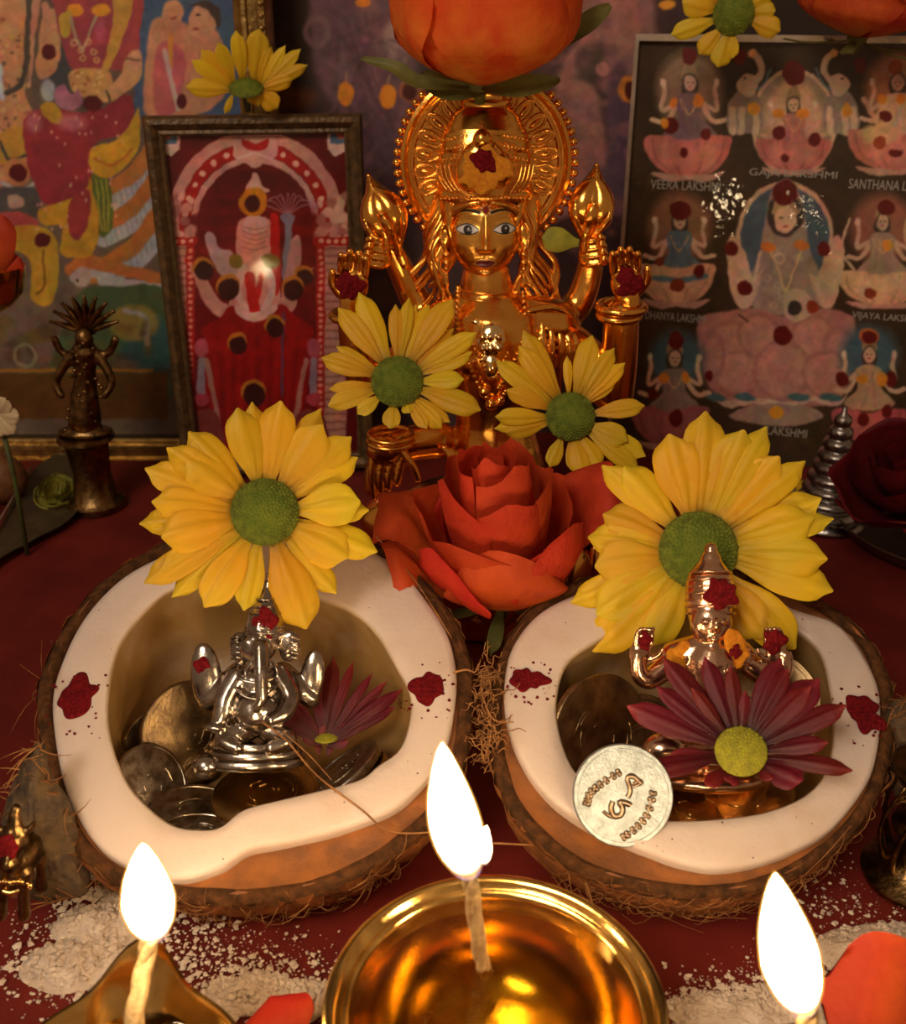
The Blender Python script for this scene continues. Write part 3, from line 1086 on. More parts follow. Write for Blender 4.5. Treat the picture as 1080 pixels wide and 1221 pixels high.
def small_figure(cx, top, h, body, halo=None, arms=True, hair=(66, 58, 56), skin=FLESH_):
    w_ = h * .30
    if halo:
        q.ell(cx, top + h * .36, w_ * 1.35, h * .46, halo, soft=14, a=.85)
    q.poly([(cx - w_ * .28, top + h * .1), (cx, top - h * .02), (cx + w_ * .28, top + h * .1), (cx + w_ * .3, top + h * .22), (cx - w_ * .3, top + h * .22)], (150, 132, 110), soft=1.5)
    q.ell(cx, top + h * .32, w_ * .36, h * .17, hair, soft=2)
    q.ell(cx, top + h * .28, w_ * .26, h * .105, skin, soft=1.5)
    q.ell(cx - w_ * .1, top + h * .275, 1.3, .8, (70, 52, 48), soft=1)
    q.ell(cx + w_ * .1, top + h * .275, 1.3, .8, (70, 52, 48), soft=1)
    q.ell(cx, top + h * .325, 1.8, .9, (150, 70, 66), soft=1)
    if arms:
        for s_ in (-1, 1):
            q.line([(cx + s_ * w_ * .45, top + h * .5), (cx + s_ * w_ * 1.1, top + h * .6), (cx + s_ * w_ * 1.0, top + h * .40), (cx + s_ * w_ * 1.05, top + h * .3)], h * .055, skin, soft=1.5)
            q.line([(cx + s_ * w_ * .5, top + h * .52), (cx + s_ * w_ * .95, top + h * .74), (cx + s_ * w_ * 1.5, top + h * .72)], h * .06, skin, soft=1.5)
            q.ell(cx + s_ * w_ * 1.08, top + h * .27, h * .035, h * .05, (206, 196, 190), soft=2)
    q.poly([(cx - w_ * .55, top + h * .46), (cx, top + h * .40), (cx + w_ * .55, top + h * .46), (cx + w_ * .5, top + h * .7), (cx + w_ * 1.1, top + h * .92), (cx, top + h * 1.0), (cx - w_ * 1.1, top + h * .92), (cx - w_ * .5, top + h * .7)], body, soft=2)
    q.line([(cx - w_ * .4, top + h * .48), (cx, top + h * .66), (cx + w_ * .4, top + h * .48)], 1.6, (206, 180, 130), soft=1.5)
    for k in range(7):
        q.line([(cx + rng.uniform(-w_, w_) * .5, top + h * .5), (cx + rng.uniform(-w_, w_) * .6, top + h * .95)], 1.2, tuple(v * rng.uniform(.7, 1.2) for v in body), soft=2, a=.6)


def dots(lst):
    for x, y, rx, ry, c in lst:
        q.ell(x, y, rx, ry, c, soft=1.6)


OR, KD = (206, 138, 50), (94, 24, 22)
small_figure(822, 72, 98, (120, 106, 118), halo=(140, 124, 112))
lotus(820, 165, 52, 46, PINK, PINK2)
# figure bathed by two elephants
q.ell(946, 146, 51, 64, (150, 140, 130), soft=2)
q.ell(946, 146, 51, 64, (206, 186, 168), soft=2, ring=4)
q.ell(946, 146, 36, 50, (176, 158, 140), soft=8)
q.ell(946, 140, 30, 40, (192, 166, 148), soft=10)
small_figure(946, 102, 82, (176, 128, 126))
lotus(946, 168, 45, 36, PINK, PINK2)
for s_, bx in ((1, 868), (-1, 1023)):
    X = lambda d: bx + s_ * d
    q.poly([(X(0), 130), (X(8), 112), (X(24), 108), (X(40), 122), (X(38), 156), (X(2), 158)], (142, 130, 132), soft=2)
    for d in (6, 16, 34):
        q.line([(X(d), 130), (X(d - 1), 158)], 8, (198, 184, 172), soft=2)
    q.poly([(X(10), 98), (X(22), 88), (X(34), 92), (X(34), 108), (X(24), 116), (X(12), 108)], (196, 178, 168), soft=2)
    q.line([(X(30), 98), (X(40), 86), (X(38), 72), (X(30), 64)], 8, (190, 176, 168), soft=2)
    q.ell(X(29), 64, 5, 5, (206, 160, 120), soft=2)
    q.line([(X(34), 108), (X(44), 96), (X(50), 82)], 3, (90, 118, 140), soft=1.5)
    q.ell(X(20), 94, 1.8, 1.4, (50, 36, 34), soft=1)
q.line([(1030, 118), (1040, 136), (1048, 150)], 6, FLESH_, soft=2)
q.line([(1045, 150), (1062, 136)], 5, FLESH_, soft=2)
small_figure(1070, 72, 96, (198, 176, 160), halo=(176, 130, 104))
lotus(1070, 158, 60, 46, (188, 122, 120), PINK2)
q.ell(1050, 160, 24, 12, (200, 172, 140), soft=5)
# second row
small_figure(810, 238, 92, (92, 118, 140), halo=(150, 112, 92))
lotus(806, 318, 47, 44, (198, 160, 138), (206, 176, 156))
q.line([(768, 330), (806, 334), (842, 330)], 6, BLUEG, soft=2)
small_figure(1052, 240, 92, (158, 140, 136), halo=(160, 106, 96))
lotus(1052, 326, 52, 38, (202, 172, 150), (210, 184, 164))
for s_ in (-1, 1):
    q.line([(1052 + s_ * 34, 322), (1052 + s_ * 48, 300), (1052 + s_ * 40, 262)], 3, (190, 176, 168), soft=1.5)
# large central figure
q.ell(936, 284, 56, 66, (74, 96, 122), soft=3)
q.ell(936, 284, 58, 68, (198, 178, 160), soft=2, ring=5)
q.poly([(918, 232), (936, 214), (954, 232), (966, 300), (980, 350), (894, 350), (906, 300)], (150, 140, 138), soft=3)
for s_ in (-1, 1):
    q.poly([(936 + s_ * 18, 318), (936 + s_ * 38, 330), (936 + s_ * 48, 300), (936 + s_ * 62, 280), (936 + s_ * 70, 296), (936 + s_ * 66, 340), (936 + s_ * 54, 368), (936 + s_ * 36, 360)], (196, 174, 162), soft=2)
    q.poly([(936 + s_ * 16, 318), (936 + s_ * 32, 326), (936 + s_ * 36, 352), (936 + s_ * 22, 372)], (190, 166, 156), soft=2)
q.ell(936, 256, 22, 26, (60, 54, 54), soft=3)
q.poly([(922, 246), (936, 222), (950, 246), (950, 256), (922, 256)], (166, 146, 120), soft=2)
q.ell(936, 262, 13, 16, (206, 180, 164), soft=2)
for dx in (-5, 5):
    q.ell(936 + dx, 260, 2.2, 1.1, (60, 46, 44), soft=1)
q.ell(936, 270, 3, 1.3, (154, 72, 68), soft=1)
q.poly([(912, 292), (936, 284), (960, 292), (966, 330), (972, 372), (900, 372), (908, 330)], (152, 142, 142), soft=3)
for k in range(9):
    q.ell(924 + rng.uniform(-10, 28), 300 + k * 8, 5, 4, (184, 172, 164), soft=3, ring=1.6)
q.ell(929, 308, 7, 7, (196, 182, 172), soft=1.5, ring=2)
q.line([(914, 292), (928, 322), (936, 346)], 2.4, (206, 190, 160), soft=1.5)
q.line([(958, 292), (946, 322), (938, 346)], 2.4, (206, 190, 160), soft=1.5)
q.line([(906, 300), (898, 340), (888, 368)], 3, (200, 184, 172), soft=2)
q.poly([(832, 384), (862, 372), (900, 368), (936, 378), (976, 368), (1010, 374), (1020, 388), (1014, 440), (1000, 476), (960, 486), (930, 480), (900, 486), (858, 476), (838, 440)], (162, 122, 124), soft=3)
for cx_, cy_, rx_, ry_ in ((870, 412, 26, 30), (905, 400, 26, 26), (970, 402, 28, 26), (1000, 420, 20, 30), (880, 446, 28, 28), (932, 442, 34, 36), (984, 446, 28, 28), (850, 424, 14, 30)):
    q.ell(cx_, cy_, rx_, ry_, (178, 138, 138), soft=14, a=.9)
    q.ell(cx_, cy_, rx_, ry_, (132, 92, 102), soft=5, ring=3, a=.6)
q.poly([(838, 466), (866, 478), (900, 474), (934, 480), (968, 474), (1000, 478), (1012, 464), (1000, 484), (968, 480), (934, 488), (900, 482), (866, 486)], (190, 170, 164), soft=2)
for x in (852, 888, 952, 990):
    q.ell(x, 474, 13, 5, (70, 108, 122), soft=2, rot=8)
q.poly([(870, 496), (896, 484), (930, 482), (966, 486), (982, 496), (956, 506), (930, 508), (896, 504)], (150, 136, 134), soft=2)
q.poly([(934, 352), (948, 344), (966, 352), (970, 372), (950, 384), (936, 376)], (186, 172, 162), soft=2)
q.ell(947, 368, 9, 9, (60, 54, 54), soft=2)
q.line([(880, 376), (892, 384)], 2.5, (88, 62, 70), soft=1.5)
# bottom corner figures
q.ell(806, 428, 32, 34, (70, 100, 124), soft=16)
small_figure(804, 402, 92, (134, 122, 124))
lotus(800, 488, 46, 44, (158, 96, 108), (172, 112, 120))
q.ell(1036, 422, 34, 34, (70, 100, 124), soft=16)
small_figure(1036, 398, 92, (176, 152, 132))
lotus(1036, 490, 44, 42, (172, 96, 106), (186, 116, 118))
dots([(822, 67, 9, 10, KD), (882, 68, 8, 9, KD), (946, 87, 13, 15, KD), (1026, 78, 7, 10, KD), (1068, 80, 9, 9, (140, 66, 40)), (799, 150, 9, 11, KD), (841, 160, 6, 7, KD), (815, 182, 5, 6, KD), (928, 159, 8, 9, KD), (971, 167, 8, 8, KD), (936, 188, 4.5, 5, KD), (1056, 138, 7, 7, KD), (1049, 170, 8, 8, (140, 66, 40)), (1068, 182, 8, 5, KD),
      (811, 251, 12, 12, KD), (936, 230, 15, 15, KD), (872, 296, 8, 9, KD), (982, 297, 8, 9, KD), (888, 343, 9, 9, KD), (968, 366, 7, 8, (140, 60, 34)), (933, 400, 11, 12, KD), (808, 340, 9, 8, (126, 56, 36)), (833, 324, 7, 8, KD), (786, 312, 6, 6, (120, 56, 40)), (1056, 248, 11, 10, KD), (1037, 350, 8, 7, (126, 56, 36)),
      (806, 406, 9, 11, KD), (1036, 401, 9, 8, KD), (1036, 401, 12, 10, (176, 104, 60)), (1036, 402, 9, 8, KD), (806, 498, 8, 10, KD), (1029, 500, 7, 8, KD), (1058, 490, 6, 8, KD), (845, 448, 5, 6, KD), (1004, 452, 8, 9, KD), (1062, 452, 7, 10, KD), (778, 470, 6, 7, KD)])
dots([(833, 120, 6, 8, OR), (803, 122, 4, 6, OR), (792, 147, 5, 7, OR), (899, 130, 8, 8, (206, 150, 50)), (928, 135, 7, 6, OR), (957, 135, 8, 6, OR), (1010, 131, 6, 8, (206, 150, 50)), (1052, 118, 6, 6, OR), (1074, 118, 6, 6, OR), (1058, 292, 7, 7, (204, 150, 60)), (926, 492, 9, 7, (204, 150, 50)), (792, 450, 6, 6, OR), (818, 450, 5, 6, OR), (1028, 452, 7, 6, OR), (1052, 452, 6, 9, OR), (916, 294, 9, 6, (190, 120, 60)), (956, 292, 9, 6, (190, 120, 60))])
grain(q, 9)
q.C *= np.array((1.12, 1.0, .88))
rp = thing('framed_picture', 'large dark picture with small captioned goddess figures on lotuses and a big central one', 'picture', gpl.pt((gx0 + gx1) / 2, gy0))
printed_sheet('print', gpl, gx0, gx1, gy0, gy1, q, 1.0, m_lam, rp, step=.05)
part('backing', G().box(gpl.pt((gx0 + gx1) / 2, (gy0 + gy1) / 2, -.32), ((gx1 - gx0) / 2, (gy1 - gy0) / 2, .3), gpl.R), m_back, rp, flat=True)
part('frame_bar', G().box(gpl.pt((gx0 + gx1) / 2, gy1 + .14, .02), ((gx1 - gx0) / 2 + .18, .16, .36), gpl.R), m_frame_steel, rp, flat=True)
part('frame_bar', G().box(gpl.pt(gx0 - .1, (gy0 + gy1) / 2, .02), (.10, (gy1 - gy0) / 2, .36), gpl.R), m_frame_steel, rp, flat=True)
m_cap = mat('caption_ink', (.42, .36, .29), .5)
for body, x, y, w_, h_ in (('VEERA LAKSHMI', 817, 221, 83, 11), ('GAJA LAKSHMI', 945, 208, 105, 11), ('SANTHANA LAKSHMI', 1066, 221, 110, 12), ('DHANYA LAKSHMI', 805, 378, 72, 10), ('VIJAYA LAKSHMI', 1056, 379, 82, 11), ('LAKSHMI', 938, 515, 48, 11)):
    text_part(body, gpl, x, y, w_, h_, m_cap, rp)

# ---- big gilt-framed poster of a divine couple, behind on the left
ppl = lean_plane(160, 556, 57.0, lean=2.5)
px0, px1 = -10.7, ppl.loc(282, 40)[0]
py0, py1 = 2.0, 34.0
b = Paint(-190, -60, 330, 580, (112, 92, 78))
b.mottle(.15, .02, 8)
b.poly([(160, -60), (330, -60), (330, 140), (160, 140)], (72, 92, 124), soft=3, curve=False)
b.poly([(60, 40), (90, 40), (92, 115), (60, 120)], (74, 74, 74), soft=6)
# seat and serpent coils
for k, (y, c) in enumerate(((205, (190, 120, 60)), (245, (186, 110, 52)), (292, (186, 112, 50)))):
    b.line([(190, y - 34), (160, y + 6), (112, y + 34)], 26, c, soft=2)
    b.line([(192, y - 12), (168, y + 18), (124, y + 42)], 17, (176, 172, 178), soft=2)
    for j in range(12):
        t_ = j / 11
        b.line([(190 - 66 * t_, y - 20 + 56 * t_), (194 - 66 * t_, y - 2 + 54 * t_)], 1.3, (130, 126, 136), a=.7)
b.line([(84, 322), (104, 310), (130, 318), (190, 332)], 15, (186, 112, 56), soft=2)
b.line([(88, 332), (110, 326), (136, 336), (190, 344)], 11, (182, 176, 176), soft=2)
b.poly([(84, 330), (96, 318), (108, 322), (104, 340), (92, 342)], (178, 160, 150), soft=1.5)
b.ell(92, 335, 2, 2, (40, 36, 36))
b.poly([(100, 346), (140, 342), (200, 352), (200, 480), (60, 480), (80, 380)], (76, 92, 56), soft=3)
b.poly([(140, 480), (150, 400), (196, 380), (196, 480)], (50, 92, 100), soft=6, a=.7)
b.ell(160, 385, 30, 22, (176, 140, 60), soft=5, a=.7)
b.line([(150, 370), (172, 378), (176, 410)], 6, (170, 160, 150), soft=3)
b.poly([(106, 210), (128, 212), (136, 262), (120, 284), (110, 250)], (92, 104, 44), soft=2)
for k in range(3):
    b.line([(114 + k * 6, 214), (118 + k * 6, 250), (122 + k * 3, 275)], 2, (170, 160, 60), soft=1.5)
# left figure: golden torso with beads, peach drapery
b.poly([(-60, -60), (44, -60), (40, 60), (30, 110), (44, 150), (34, 200), (-60, 220)], (206, 148, 104), soft=3)
for k in range(120):
    b.ell(rng.uniform(-20, 36), rng.uniform(20, 200), rng.uniform(1.2, 4), rng.uniform(1.2, 4), rng.choice(((222, 178, 120), (168, 100, 70), (196, 132, 96), (120, 92, 70), (214, 160, 80))), soft=2)
b.line([(35, -10), (32, 60), (26, 98), (8, 110)], 7, (84, 74, 66), soft=2)
b.line([(42, 0), (39, 60), (36, 100)], 3, (204, 140, 120), soft=2)
b.line([(0, 80), (2, 116)], 6, (200, 210, 220), soft=4)
b.poly([(0, 160), (30, 150), (34, 178), (12, 196), (-6, 190)], (196, 146, 60), soft=3)
b.line([(0, 170), (10, 190), (30, 186)], 4, (70, 62, 66), soft=2)
b.ell(20, 205, 17, 17, (196, 132, 84), soft=3)
b.line([(2, 218), (22, 226), (42, 218)], 5, (190, 180, 172), soft=2)
b.poly([(-6, 228), (40, 224), (46, 256), (20, 262), (-6, 256)], (86, 80, 76), soft=3)
b.poly([(10, 234), (24, 234), (28, 246), (12, 248)], (190, 150, 130), soft=2)
b.poly([(-10, 258), (20, 252), (44, 262), (42, 280), (10, 284), (-10, 276)], (172, 76, 72), soft=2)
b.poly([(-10, 280), (40, 268), (66, 284), (70, 320), (62, 362), (38, 356), (36, 310), (10, 300), (-10, 330)], (196, 150, 46), soft=2)
b.line([(52, 300), (52, 340), (44, 350)], 3, (130, 88, 30), soft=1.5)
# raised blessing hand
b.poly([(48, 30), (60, 10), (72, 30), (72, 60), (66, 84), (50, 94), (42, 80), (46, 56)], (214, 152, 108), soft=2)
b.line([(54, 6), (58, 40)], 9, (206, 148, 110), soft=2)
b.line([(66, 14), (66, 44)], 8, (210, 154, 112), soft=2)
b.ell(57, 108, 8, 14, (176, 176, 182), soft=3)
# goddess: torso in magenta, arm, lotus, magenta and yellow skirt
b.poly([(70, -20), (160, -20), (168, 30), (160, 80), (136, 84), (88, 84), (74, 50), (66, 20)], (164, 66, 76), soft=2)
b.poly([(136, -20), (160, -20), (152, 30), (130, 82), (122, 80), (134, 30)], (206, 152, 66), soft=2)
b.poly([(160, -20), (172, -20), (166, 40), (152, 72), (146, 66), (158, 36)], (176, 70, 70), soft=2)
b.ell(89, 12, 10, 8, (230, 150, 40), soft=2)
b.ell(120, 12, 11, 8, (232, 154, 40), soft=2)
b.poly([(70, 20), (84, 14), (84, 40), (74, 42)], (206, 168, 60), soft=2)
for p in ([(84, 20), (92, 48), (98, 62)], [(114, 20), (104, 48), (98, 62)]):
    b.line(p, 3.5, (176, 160, 128), soft=1.5)
for x, y in ((88, 50), (96, 60), (105, 50), (98, 70), (112, 62), (115, 72)):
    b.ell(x, y, 4.2, 4.2, (216, 168, 110), soft=1.5, ring=2)
b.ell(120, 35, 6, 12, (190, 90, 110), soft=5)
b.poly([(86, 84), (128, 84), (134, 106), (120, 116), (98, 116), (86, 106)], (208, 150, 92), soft=2)
for k in range(26):
    b.ell(rng.uniform(88, 130), rng.uniform(86, 112), 2.5, 2, rng.choice(((178, 112, 62), (228, 180, 120))), soft=1.5)
b.poly([(152, 66), (166, 60), (168, 92), (150, 110), (128, 122), (116, 118), (124, 108), (142, 92)], (214, 156, 110), soft=2)
b.line([(150, 70), (166, 72)], 3, (130, 92, 60), soft=1.5)
b.line([(128, 108), (131, 120)], 2.5, (60, 44, 36), soft=1)
b.poly([(64, 110), (76, 100), (86, 112), (94, 106), (96, 126), (80, 132), (66, 124)], (176, 110, 134), soft=2)
b.poly([(30, 140), (60, 128), (90, 134), (120, 130), (150, 112), (160, 130), (152, 158), (112, 172), (110, 212), (96, 250), (60, 246), (44, 230), (30, 180)], (152, 50, 58), soft=2)
b.poly([(48, 126), (62, 122), (76, 140), (70, 148), (52, 138)], (196, 146, 48), soft=2)
b.ell(40, 146, 10, 12, (186, 104, 118), soft=8)
b.ell(86, 146, 16, 10, (190, 106, 116), soft=8)
b.poly([(154, 150), (166, 130), (164, 180), (140, 206), (124, 212), (108, 200), (108, 178), (136, 168)], (212, 158, 44), soft=2)
b.line([(112, 190), (136, 196), (158, 178)], 3, (196, 108, 40), soft=2)
b.poly([(48, 250), (96, 232), (108, 212), (110, 230), (118, 260), (112, 300), (92, 308), (72, 300), (74, 270), (52, 268)], (204, 150, 44), soft=2)
b.poly([(84, 240), (106, 226), (106, 262), (94, 286), (82, 278)], (158, 56, 58), soft=2)
for k in range(46):
    x, y = rng.uniform(40, 150), rng.uniform(134, 280)
    b.ell(x, y, 1.4, 2, (226, 170, 150), soft=1, a=.8)
# attendants at the top
b.poly([(180, 30), (200, 20), (226, 30), (262, 40), (268, 110), (230, 140), (176, 140), (172, 90)], (206, 140, 108), soft=3)
b.poly([(186, 60), (206, 50), (222, 80), (206, 136), (184, 130)], (196, 100, 104), soft=3)
b.line([(204, 44), (202, 80)], 6, (216, 150, 60), soft=2)
b.line([(196, 60), (212, 130)], 5, (206, 180, 170), soft=3)
b.ell(206, 16, 13, 17, (214, 150, 112), soft=2)
b.ell(242, 26, 17, 22, (214, 152, 114), soft=2)
b.poly([(226, 8), (244, 0), (262, 12), (262, 34), (254, 22), (240, 8)], (74, 54, 46), soft=2)
b.ell(236, 18, 3, 1.6, (50, 34, 30), soft=1)
b.ell(234, 34, 4, 1.8, (164, 68, 62), soft=1)
b.ell(206, 22, 4, 1.8, (164, 68, 62), soft=1)
# foot of the print: ornaments, with the shade painted into their dark colours
for k in range(70):
    b.ell(rng.uniform(-20, 200), rng.uniform(380, 480), rng.uniform(4, 14), rng.uniform(4, 12), rng.choice(((120, 92, 40), (90, 62, 40), (130, 84, 60), (96, 92, 52), (72, 52, 46))), soft=5, a=.6)
b.line([(-40, 442), (180, 442)], 4, (168, 110, 40), soft=2)
b.ell(30, 424, 15, 15, (140, 128, 96), soft=2, ring=4)
b.poly([(-40, 446), (200, 446), (200, 500), (-40, 500)], (96, 62, 24), soft=3, curve=False)
for x, y, rx, ry in ((58, 62, 9, 10), (110, 124, 12, 10), (22, 206, 11, 10), (50, 287, 10, 9), (216, 121, 6, 9)):
    b.ell(x, y, rx, ry, (92, 20, 24), soft=1.5)
grain(b, 5)
po = thing('framed_poster', 'big gilt-framed poster of a divine couple on serpent coils, behind at the left', 'picture', ppl.pt((px0 + px1) / 2, 0))
printed_sheet('print', ppl, -10.5, px1, py0, py1, b, .95, m_print, po, step=.065)
part('backing', G().box(ppl.pt((px0 + px1) / 2, 16.5, -.5), ((px1 - px0) / 2 + 1, 16.5, .4), ppl.R), m_back, po, flat=True)
prof = [(0, .05), (0, .5), (.12, .62), (.30, .5), (.42, .66), (.62, .66), (.72, .5), (1.1, .46), (1.3, .95), (1.6, 1.02), (1.75, .7), (1.85, .3), (1.85, -.4), (.1, -.4)]
moulding('frame_bar', ppl, px0 + .2, px1, py0 - .1, py1, prof, m_frame_gold, po)
g = G()
for k in range(60):
    g.ell(ppl.pt(px1 + 1.45, 1.0 + k * .55, 1.0), (.17, .17, .14), ppl.R, 8, 6)
for k in range(50):
    g.ell(ppl.pt(px1 - k * .42, py0 - 1.55, 1.0), (.15, .17, .14), ppl.R, 8, 6)
tag(part('frame_bead', g, m_frame_gold, po), kind='stuff')

# ---- dim violet poster in the middle, behind the idol
vpl = lean_plane(550, 560, 60.5, lean=2.0)
vx0, vx1 = vpl.loc(322, 300)[0], vpl.loc(800, 300)[0]
v = Paint(300, -60, 820, 620, (70, 56, 66))
v.mottle(.2, .02, 3)
v.poly([(320, -60), (372, -60), (366, 120), (320, 620), (300, 620)], (48, 36, 30), soft=10)
for pts, c in (([(372, -20), (420, -10), (470, 0), (500, 60), (490, 150), (440, 180), (400, 130), (376, 80)], (104, 82, 106)), ([(380, 20), (400, 16), (404, 60), (396, 84), (378, 60)], (92, 70, 92)), ([(430, 10), (450, 6), (456, 110), (436, 120)], (118, 92, 112)), ([(456, 40), (474, 20), (488, 70), (470, 80)], (150, 140, 146)), ([(400, 150), (480, 130), (474, 240), (420, 250)], (84, 68, 92)), ([(690, -20), (770, -20), (780, 90), (740, 120), (700, 80)], (138, 108, 122)), ([(680, 60), (712, 40), (706, 96), (686, 110), (664, 100)], (150, 118, 126)), ([(690, 60), (716, 50), (724, 84), (706, 104), (692, 100)], (74, 68, 70)), ([(660, 110), (690, 96), (714, 120), (724, 200), (700, 260), (660, 250)], (142, 108, 116)), ([(724, 100), (750, 90), (752, 260), (730, 270)], (84, 70, 98)), ([(700, 210), (740, 206), (752, 280), (720, 340), (694, 300)], (86, 72, 100)), ([(720, 10), (756, 0), (760, 50), (734, 70)], (146, 112, 118)), ([(650, 280), (760, 280), (760, 520), (650, 520)], (56, 40, 46))):
    v.poly(pts, c, soft=9, a=.9)
for k in range(60):
    v.line([(rng.uniform(380, 500), rng.uniform(0, 200)), (rng.uniform(380, 500), rng.uniform(0, 240))], rng.uniform(2, 5), rng.choice(((122, 98, 122), (84, 64, 88), (62, 50, 62))), soft=5, a=.35)
for k in range(70):
    v.ell(rng.uniform(660, 765), rng.uniform(0, 300), rng.uniform(4, 13), rng.uniform(4, 12), rng.choice(((162, 126, 134), (110, 86, 112), (84, 70, 88), (150, 112, 120))), soft=6, a=.45, ring=3 if k % 2 else None)
v.ell(378, 38, 17, 20, (110, 88, 108), soft=4, ring=7)
v.ell(719, 82, 8, 8, (156, 122, 128), soft=3)
v.ell(699, 74, 9, 9, (96, 80, 86), soft=4)
for x, y in ((412, 112), (462, 115)):
    v.line([(x + 2, y - 26), (x, y - 12)], 3, (140, 116, 120), soft=2)
    v.ell(x, y, 10, 15, (206, 140, 44), soft=2)
v.ell(490, 108, 15, 15, (150, 104, 90), soft=3)
v.ell(488, 110, 9, 10, (70, 36, 30), soft=3)
v.ell(750, 106, 14, 16, (190, 132, 62), soft=3)
v.ell(752, 108, 8, 11, (74, 28, 20), soft=2)
v.ell(432, 3, 9, 6, (196, 134, 50), soft=2)
v.ell(795, 6, 10, 6, (206, 150, 60), soft=2)
v.ell(345, 118, 28, 16, (110, 66, 24), soft=14, a=.7)
grain(v, 7)
v.C *= np.array((1.12, .98, .84))
vp = thing('poster', 'dim violet poster of pale standing figures on the wall behind the golden idol', 'picture', vpl.pt((vx0 + vx1) / 2, 0))
printed_sheet('print', vpl, vx0, vx1, .1, 33, v, 1.15, m_print, vp, step=.08)
part('backing', G().box(vpl.pt((vx0 + vx1) / 2, 16.5, -.25), ((vx1 - vx0) / 2, 16.5, .2), vpl.R), m_back, vp, flat=True)
# ------------------------------------------------------------------ flowers
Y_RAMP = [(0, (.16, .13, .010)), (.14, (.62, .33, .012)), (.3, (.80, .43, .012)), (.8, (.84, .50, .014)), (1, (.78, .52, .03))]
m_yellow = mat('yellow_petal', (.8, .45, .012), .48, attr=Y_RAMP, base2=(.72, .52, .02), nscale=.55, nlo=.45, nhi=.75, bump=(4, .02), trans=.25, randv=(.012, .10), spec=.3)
m_disc = mat('green_flower_centre', (.105, .145, .012), .7, base2=(.17, .20, .02), nscale=4, attr=[(0, (.16, .20, .02)), (.55, (.09, .135, .012)), (1, (.10, .10, .012))], spec=.2)
m_collar = mat('dark_petal_throat', (.10, .11, .015), .7)
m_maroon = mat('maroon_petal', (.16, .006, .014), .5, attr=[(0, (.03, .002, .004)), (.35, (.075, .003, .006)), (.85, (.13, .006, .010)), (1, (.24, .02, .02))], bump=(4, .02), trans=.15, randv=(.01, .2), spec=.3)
m_disc2 = mat('yellow_green_flower_centre', (.33, .30, .02), .7, base2=(.22, .20, .02), nscale=6, spec=.2)
m_stem = mat('green_stem', (.07, .09, .015), .6, base2=(.05, .05, .01), nscale=2)


def petal(g, b, t, w, n, arch=.06, fold=.14, nu=9, nv=12, ridge=.05, twist=0., lift=0.):
    """one ray petal from base b to tip t; n: the side that faces up"""
    b, t = np.asarray(b, float), np.asarray(t, float)
    L = np.linalg.norm(t - b)
    ax = (t - b) / L
    sd = nrm(np.cross(ax, n))
    up = np.cross(sd, ax)
    s = np.linspace(0, 1, nv)
    u = np.linspace(-1, 1, nu)
    wf = (.30 + .70 * smooth(0, .55, s)) * np.where(s > .58, np.sqrt(np.clip(1 - ((s - .58) / .42) ** 3.0, 0.0, 1)), 1)
    wf[-1] = .22
    S, Uu = np.meshgrid(s, u, indexing='ij')
    Wf = wf[:, None] * np.ones_like(Uu)
    X = S * L * (1 - .05 * smooth(.7, 1, S) * Uu ** 2)
    Yc = Uu * Wf * w / 2
    Z = arch * L * 4 * S * (1 - S) - fold * w * (Uu ** 2) * smooth(0, .4, S) + ridge * w * np.cos(Uu * 3 * np.pi * .8) * smooth(.02, .3, S) * (1 - smooth(.8, 1, S)) + lift * L * S ** 3 + twist * Uu * S * w
    P = b + X[..., None] * ax + Yc[..., None] * sd + Z[..., None] * up
    g.grid(P, t=S.ravel())
    return g


def flower_disc(g, c, n, r, h, seed, florets=150):
    """domed centre with a spiral of little florets"""
    n = nrm(n)
    e1 = nrm(np.cross(n, (.3, .1, 1)))
    e2 = np.cross(n, e1)
    rows, tt = [], []
    th = np.linspace(0, 2 * np.pi, 28, endpoint=False)
    for f in np.r_[1.0, 1.02, .95, .82, .62, .4, .2, .02]:
        z = h * (1 - f ** 2.2) if f < 1.0 else (-h * .5 if f == 1.0 else 0)
        rows.append(c + r * f * (np.cos(th)[:, None] * e1 + np.sin(th)[:, None] * e2) + n * z)
        tt.append(np.full(28, min(f, 1)))
    g.grid(np.array(rows), closed=True, t=np.concatenate(tt), flip=False)
    k = np.arange(florets)
    fr = np.sqrt((k + .5) / florets)
    fa = k * 2.39996 + seed
    for f, a in zip(fr, fa):
        z = h * (1 - f ** 2.2)
        p = c + r * f * (math.cos(a) * e1 + math.sin(a) * e2) + n * z
        d = nrm(n + f * .7 * (math.cos(a) * e1 + math.sin(a) * e2))
        q = r * .062
        x = nrm(np.cross(d, e1 + .01))
        y = np.cross(d, x)
        V = [p + q * (math.cos(v) * x + math.sin(v) * y) for v in (0, 1.571, 3.142, 4.712)] + [p + d * q * 1.5]
        g.add(V, [[0, 1, 4], [1, 2, 4], [2, 3, 4], [3, 0, 4]], np.full(5, f))


